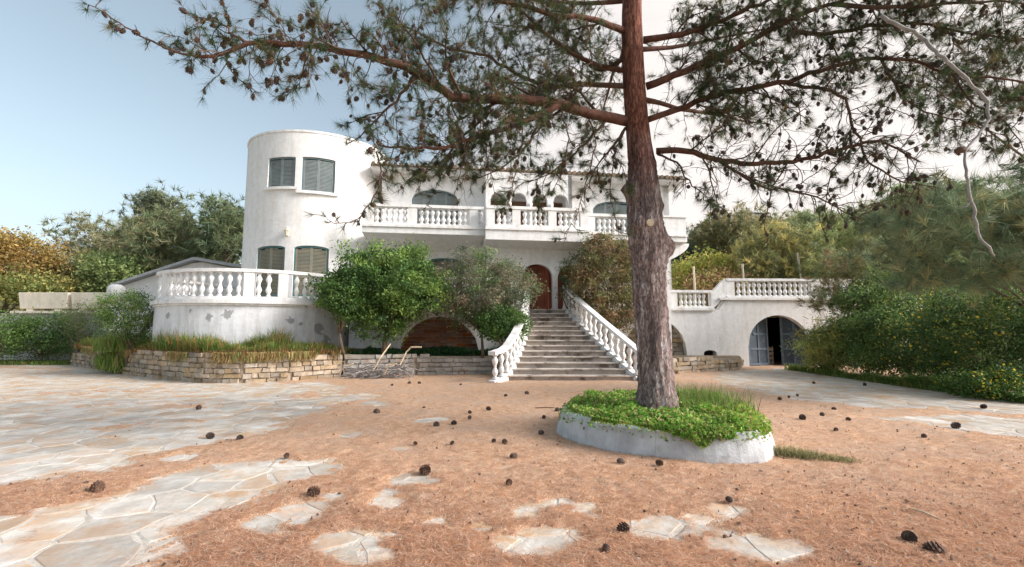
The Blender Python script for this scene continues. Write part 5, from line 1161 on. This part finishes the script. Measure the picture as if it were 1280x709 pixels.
# ------------------------------------------------------------------ right side: flowering shrubs, grasses, pine
YEL = (.62, .48, .06)
pbush('yellow_flower_shrub', 'dark shrub dotted with yellow flowers at the right edge of the photo', 'shrub', 1235, 425, 150, 125, 12.6, 1.6, [(.06, .12, .04), (.09, .16, .05), (.16, .23, .07)], zb=0, n=360, per=90, leaf=.075, rc=.28, seed=61, flowers=(600, .08, YEL), r0=.07)
pbush('yellow_flower_shrub', 'dark shrub with yellow flowers in the middle of the right hand thicket', 'shrub', 1135, 425, 130, 110, 15.2, 1.6, [(.08, .14, .045), (.12, .20, .055), (.20, .27, .08)], zb=0, n=320, per=80, leaf=.085, rc=.3, seed=62, flowers=(380, .08, YEL), r0=.07)
pbush('yellow_flower_shrub', 'low spreading yellow flowered shrub touching the paving at the right', 'shrub', 1245, 485, 110, 44, 11.2, .8, [(.06, .13, .03), (.09, .16, .04)], zb=0, n=130, per=70, leaf=.06, rc=.2, seed=63, flowers=(500, .06, YEL))
pbush('green_shrub', 'brighter green leafy bush above the yellow flowered thicket', 'shrub', 1150, 362, 170, 80, 17, 1.6, [(.16, .26, .08), (.23, .31, .10), (.11, .20, .07)], zb=.5, n=240, per=70, leaf=.10, rc=.4, seed=64)
pbush('reed_clump', 'yellow green clump of upright stems beside the second garage arch', 'plant', 1040, 436, 74, 62, 17.4, .8, [(.40, .42, .12), (.50, .45, .14), (.28, .34, .12)], zb=0, n=170, per=60, leaf=.19, asp=.14, rc=.28, seed=65)
pbush('green_shrub', 'soft green shrub between the reed clump and the flowering thicket', 'shrub', 1082, 415, 80, 95, 17.2, 1.0, [(.10, .17, .05), (.14, .2, .06), (.2, .22, .07)], zb=0, n=190, per=60, leaf=.085, rc=.3, seed=66, flowers=(120, .05, YEL))
pine_bg('pine_tree', 'loose olive pine boughs drooping over the far end of the right terrace', tuple(at(1078, 352, 18.6)), (1.9, 1.2, 1.35), [(.22, .24, .11), (.30, .29, .13), (.27, .19, .10), (.17, .21, .10)], (14.8, 19.2, 0), 75, ntuft=900, nn=22, L=.34, w=.014, rc=.42, nclump=80, r0=.06)
PG = [(.21, .28, .17), (.28, .34, .19), (.36, .35, .18), (.17, .24, .14)]
pine_bg('pine_tree', 'bushy blue green pine with drooping needles at the right edge', (10.9, 10.8, 3.6), (2.5, 1.7, 1.35), PG, (14.2, 11.6, 0), 71, ntuft=1500, nn=30, L=.36, w=.013, rc=.42, nclump=130, r0=.07)
pine_bg('pine_tree', 'dark pine crown reaching into the upper right corner', (11.6, 9.8, 7.4), (3.1, 2.2, 1.5), [(.045, .06, .03), (.07, .075, .035), (.10, .075, .04)], (18, 13, 0), 72, ntuft=2300, nn=20, L=.2, w=.009, rc=.6, nclump=110, r0=.09)
OG = [(.20, .21, .09), (.27, .24, .10), (.15, .16, .08), (.33, .28, .10)]
def ptree(label, px, py, wpx, hpx, Y, pal, seed, kind='leaf', **kw):
    pal = [tuple(min(.6, q * (1.75 if kind == 'pine' else 1.35)) for q in c) for c in pal]
    c = at(px, py, Y); s = Y * CT / FPX; r = (wpx / 2 * s * .85, min(3.5, wpx / 2 * s * .8), hpx / 2 * s * .85); bz = float(terrain_z(c.x, Y))
    if kind == 'pine': return pine_bg('pine_tree', label, tuple(c), r, pal, (c.x, Y, bz), seed, ntuft=kw.get('nt', 1300), nn=14, L=.016 * Y, w=.0016 * Y, rc=.045 * Y * .6, nclump=kw.get('nc', 60), group='trees on the slope behind the villa')
    return bush('tree', label, 'tree', tuple(c), r, pal, n=kw.get('n', 150), per=kw.get('per', 55), leaf=.0060 * Y, asp=.55, rc=.022 * Y, seed=seed, base=(c.x, Y, bz), group='trees on the slope behind the villa', r0=.15, nl=9)
ptree('olive green feathery tree above the right end of the terrace balustrade', 1065, 330, 150, 130, 25, [(.22, .25, .11), (.30, .29, .12), (.16, .19, .08)], 81, 'pine', nt=2000, nc=80)
ptree('brownish olive tree directly behind the raised balustrade', 975, 328, 110, 100, 27, OG, 82, 'pine', nt=1700, nc=60)
ptree('yellow green shrub tree behind the low balustrade by the house', 880, 345, 90, 60, 29, [(.30, .30, .06), (.22, .26, .06), (.34, .28, .09)], 83)
ptree('reddish brown dry bush just behind the low balustrade', 893, 356, 70, 34, 26, [(.24, .14, .08), (.30, .19, .1), (.25, .23, .08)], 84, n=90)
ptree('dark bluish pine crest behind the house corner', 870, 316, 60, 46, 42, [(.05, .08, .05), (.07, .10, .06)], 85, 'pine')
ptree('spreading brown green pine at the skyline right of the villa', 925, 300, 110, 70, 36, [(.18, .17, .09), (.23, .20, .10), (.13, .14, .07)], 86, 'pine')
ptree('mid green pine at the skyline above the far balustrade', 1010, 292, 110, 60, 38, [(.17, .20, .10), (.22, .24, .11)], 87, 'pine')
ptree('yellowish tree at the skyline left of the bushy pine', 1085, 285, 110, 60, 36, [(.22, .24, .08), (.28, .26, .08), (.15, .19, .07)], 88)
ptree('dark green tree filling the slope above the flowering thicket', 1170, 275, 150, 110, 27, [(.12, .18, .08), (.17, .21, .09)], 89, 'pine', nt=2000)
ptree('green tree at the far right edge of the slope', 1270, 300, 120, 150, 22, [(.07, .12, .05), (.10, .15, .06)], 90, 'pine', nt=1800)
# left tree line
ptree('autumn orange leaved tree at the far left edge of the photo', 8, 332, 130, 102, 29, [(.26, .17, .06), (.32, .21, .07), (.22, .16, .05), (.24, .21, .07)], 101, n=260, per=90)
ptree('brown olive bush tree right of the orange tree', 92, 350, 90, 75, 31, [(.22, .20, .08), (.26, .20, .10), (.15, .16, .07)], 102, n=170)
ptree('sparse thin crowned pine showing sky left of the dense pine', 112, 303, 110, 60, 38, [(.14, .15, .09), (.18, .17, .10)], 103, 'pine', nt=420, nc=26)
ptree('green leafy tree in front of the dense pine', 150, 348, 90, 60, 30, [(.14, .20, .07), (.19, .23, .09)], 104, n=170)
ptree('tall dense pine with an uneven top left of the tower', 212, 312, 120, 92, 32, [(.10, .13, .07), (.14, .16, .08), (.19, .18, .10)], 105, 'pine', nt=1700, nc=70)
ptree('pointed thin pine top rising above the dense pine', 198, 262, 46, 52, 33, [(.09, .11, .07), (.12, .14, .08)], 106, 'pine', nt=420, nc=22)
ptree('loose pine against the left side of the tower', 285, 290, 75, 110, 31, [(.08, .11, .06), (.12, .14, .07)], 107, 'pine', nt=1100, nc=40)
ptree('reddish brown tree on the low hill between the pines', 160, 312, 90, 44, 42, [(.26, .18, .11), (.22, .19, .1)], 108, n=120)
ptree('light olive tree behind the outbuilding roof', 255, 330, 90, 70, 34, [(.17, .19, .09), (.22, .22, .10)], 109, n=170)
ptree('green shrub tree behind the planter troughs', 48, 362, 100, 44, 28, [(.16, .19, .06), (.25, .22, .07)], 110, n=120)
# scrub covering the slopes
g = np.random.default_rng(120); n = 26000; x = np.concatenate([g.uniform(-75, -8, n // 2), g.uniform(12, 80, n - n // 2)]); y = g.uniform(30, 95, n); cz = fbm(VN1, x * .25, y * .25)
z = terrain_z(x, y) + np.abs(g.normal(size=n)) * .8 * (1.1 + cz); t_ = np.array([(.10, .13, .05), (.17, .17, .07), (.22, .19, .08), (.08, .11, .05)])[g.integers(0, 4, n)] * (.6 + .7 * g.random((n, 1)))
V, F, T = leaf_quads(np.stack([x, y, z], -1), .45 + .4 * g.random(n), .6, g, t_); o_ = fast('hillside_scrub', V, F, M_LEAF, tint=T, kind='stuff'); tag(o_, 'olive scrub covering the slopes behind the trees', 'scrub')

e0_, e1_, e2_ = gnd(1008, 466), gnd(1130, 484), gnd(1300, 508); n = 9000; u = g.random(n); fx = np.interp(u, [0, .5, 1], [e0_.x, e1_.x, e2_.x]) + .1; fy = np.interp(u, [0, .5, 1], [e0_.y, e1_.y, e2_.y]) + .15 + 1.5 * g.random(n) ** 1.4
V, F, T = blades(np.stack([fx, fy], -1), np.zeros(n), (.10 + .26 * g.random(n)) * (1 + .9 * fbm(VN1, fx * 1.5, fy * 1.5)), .03, g, np.array([(.14, .25, .06), (.22, .31, .08), (.34, .36, .11), (.10, .19, .05)]), .9); o_ = fast('thicket_grass', V, F, M_LEAF, tint=T, kind='stuff'); tag(o_, 'grass and weeds along the foot of the right hand flowering shrubs', 'grass')

# ------------------------------------------------------------------ cones on the ground
CG = [(532, 590, 1.35, 'largest pine cone near the middle, upright on the needles left of centre'),
 (1170, 690, 1.35, 'large open pine cone nearest the lower right corner'), (1137, 675, 1.0, 'pine cone just left of the large open cone at lower right'),
 (780, 662, 1.05, 'pine cone between pale flagstones in front of the planter'), (758, 688, .7, 'small cone just below left of the cone between the flagstones'),
 (777, 578, 1.1, 'pine cone in front of the planter kerb, left of its middle'), (825, 581, .9, 'pine cone in front of the planter kerb at its middle'), (746, 558, .9, 'pine cone touching the left foot of the planter kerb'),
 (643, 572, 1.1, 'pine cone alone on needles left of the planter front'), (636, 605, .8, 'small cone below the pine cone alone on needles'),
 (631, 554, .9, 'right hand cone of the pair left of the planter'), (617, 552, .7, 'left hand cone of the pair left of the planter'),
 (676, 542, .95, 'pine cone a stride left of the planter kerb'), (680, 522, .8, 'cone under the thin dark stick'), (697, 513, .9, 'cone at the tip of the thin dark stick'),
 (659, 492, 1.1, 'cone before the foot of the stairs, rightmost of two'), (632, 495, .8, 'cone before the foot of the stairs, leftmost of two'), (611, 512, .9, 'cone midway between brush pile and planter'),
 (587, 516, .7, 'upper cone of the close pair before the stairs'), (587, 523, .85, 'lower cone of the close pair before the stairs'), (567, 530, 1.0, 'cone right of the dark cone beside the pale stone'),
 (545, 532, 1.2, 'dark cone beside a pale half buried stone'), (530, 510, .6, 'tiny cone above the pale half buried stone'), (471, 516, 1.2, 'cone alone on needles where the left paving ends'),
 (519, 555, .6, 'tiny cone left of the worn middle of the needle carpet'), (565, 555, .6, 'tiny cone on the worn middle of the needle carpet'), (512, 479, 1.1, 'large cone before the brush pile'), (524, 479, .9, 'cone right of the large cone before the brush pile'),
 (576, 481, .7, 'small cone before the grey wall near the stairs'), (490, 482, .8, 'cone nearest the brush pile'),
 (393, 617, 1.25, 'pine cone on needles below the bare tongue of paving'), (358, 571, .7, 'small cone on the bare tongue of paving'), (122, 612, 1.3, 'reddish pine cone on the left edge of the bare paving'),
 (262, 546, 1.1, 'left cone of the pair at the paving edge'), (300, 549, 1.1, 'right cone of the pair at the paving edge'), (249, 510, 1.1, 'lone cone on the far left paving'),
 (1017, 479, .9, 'cone on the paving before the reed clump'), (1081, 481, 1.0, 'cone on the paving before the flowering thicket'), (1229, 509, 1.0, 'cone on the far right paving under the shrubs'), (1194, 533, 1.25, 'large cone on the right paving strip'),
 (1155, 546, .8, 'cone on needles just off the right paving strip'), (1003, 523, 1.1, 'largest cone right of the planter'), (1028, 519, .9, 'cone right beside the largest cone right of the planter'), (1043, 512, .8, 'cone at the edge of the right paving'),
 (1061, 525, .8, 'rightmost cone of the group beside the planter'), (1045, 538, .7, 'lowest cone of the group beside the planter'), (975, 499, .8, 'left cone of three behind the planter'), (986, 497, .6, 'middle cone of three behind the planter'), (997, 495, .7, 'right cone of three behind the planter'),
 (912, 626, .6, 'tiny cone on needles below the planter')]
for px, py, s_, lab in CG:
    p = gnd(px, py, .03); sc = s_ * (.85 if p.y < 8 else .9) * random.uniform(.9, 1.1)
    c = inst('fallen_cone', CONE_G, None, p + Vector((0, 0, .008 + .006 * s_ + random.uniform(-.006, .004))), (pi / 2 + random.uniform(-.7, .5), random.uniform(-.5, .5), random.uniform(0, 6)), sc); tag(c, lab, 'pine cone', 'pine cones fallen on the ground')
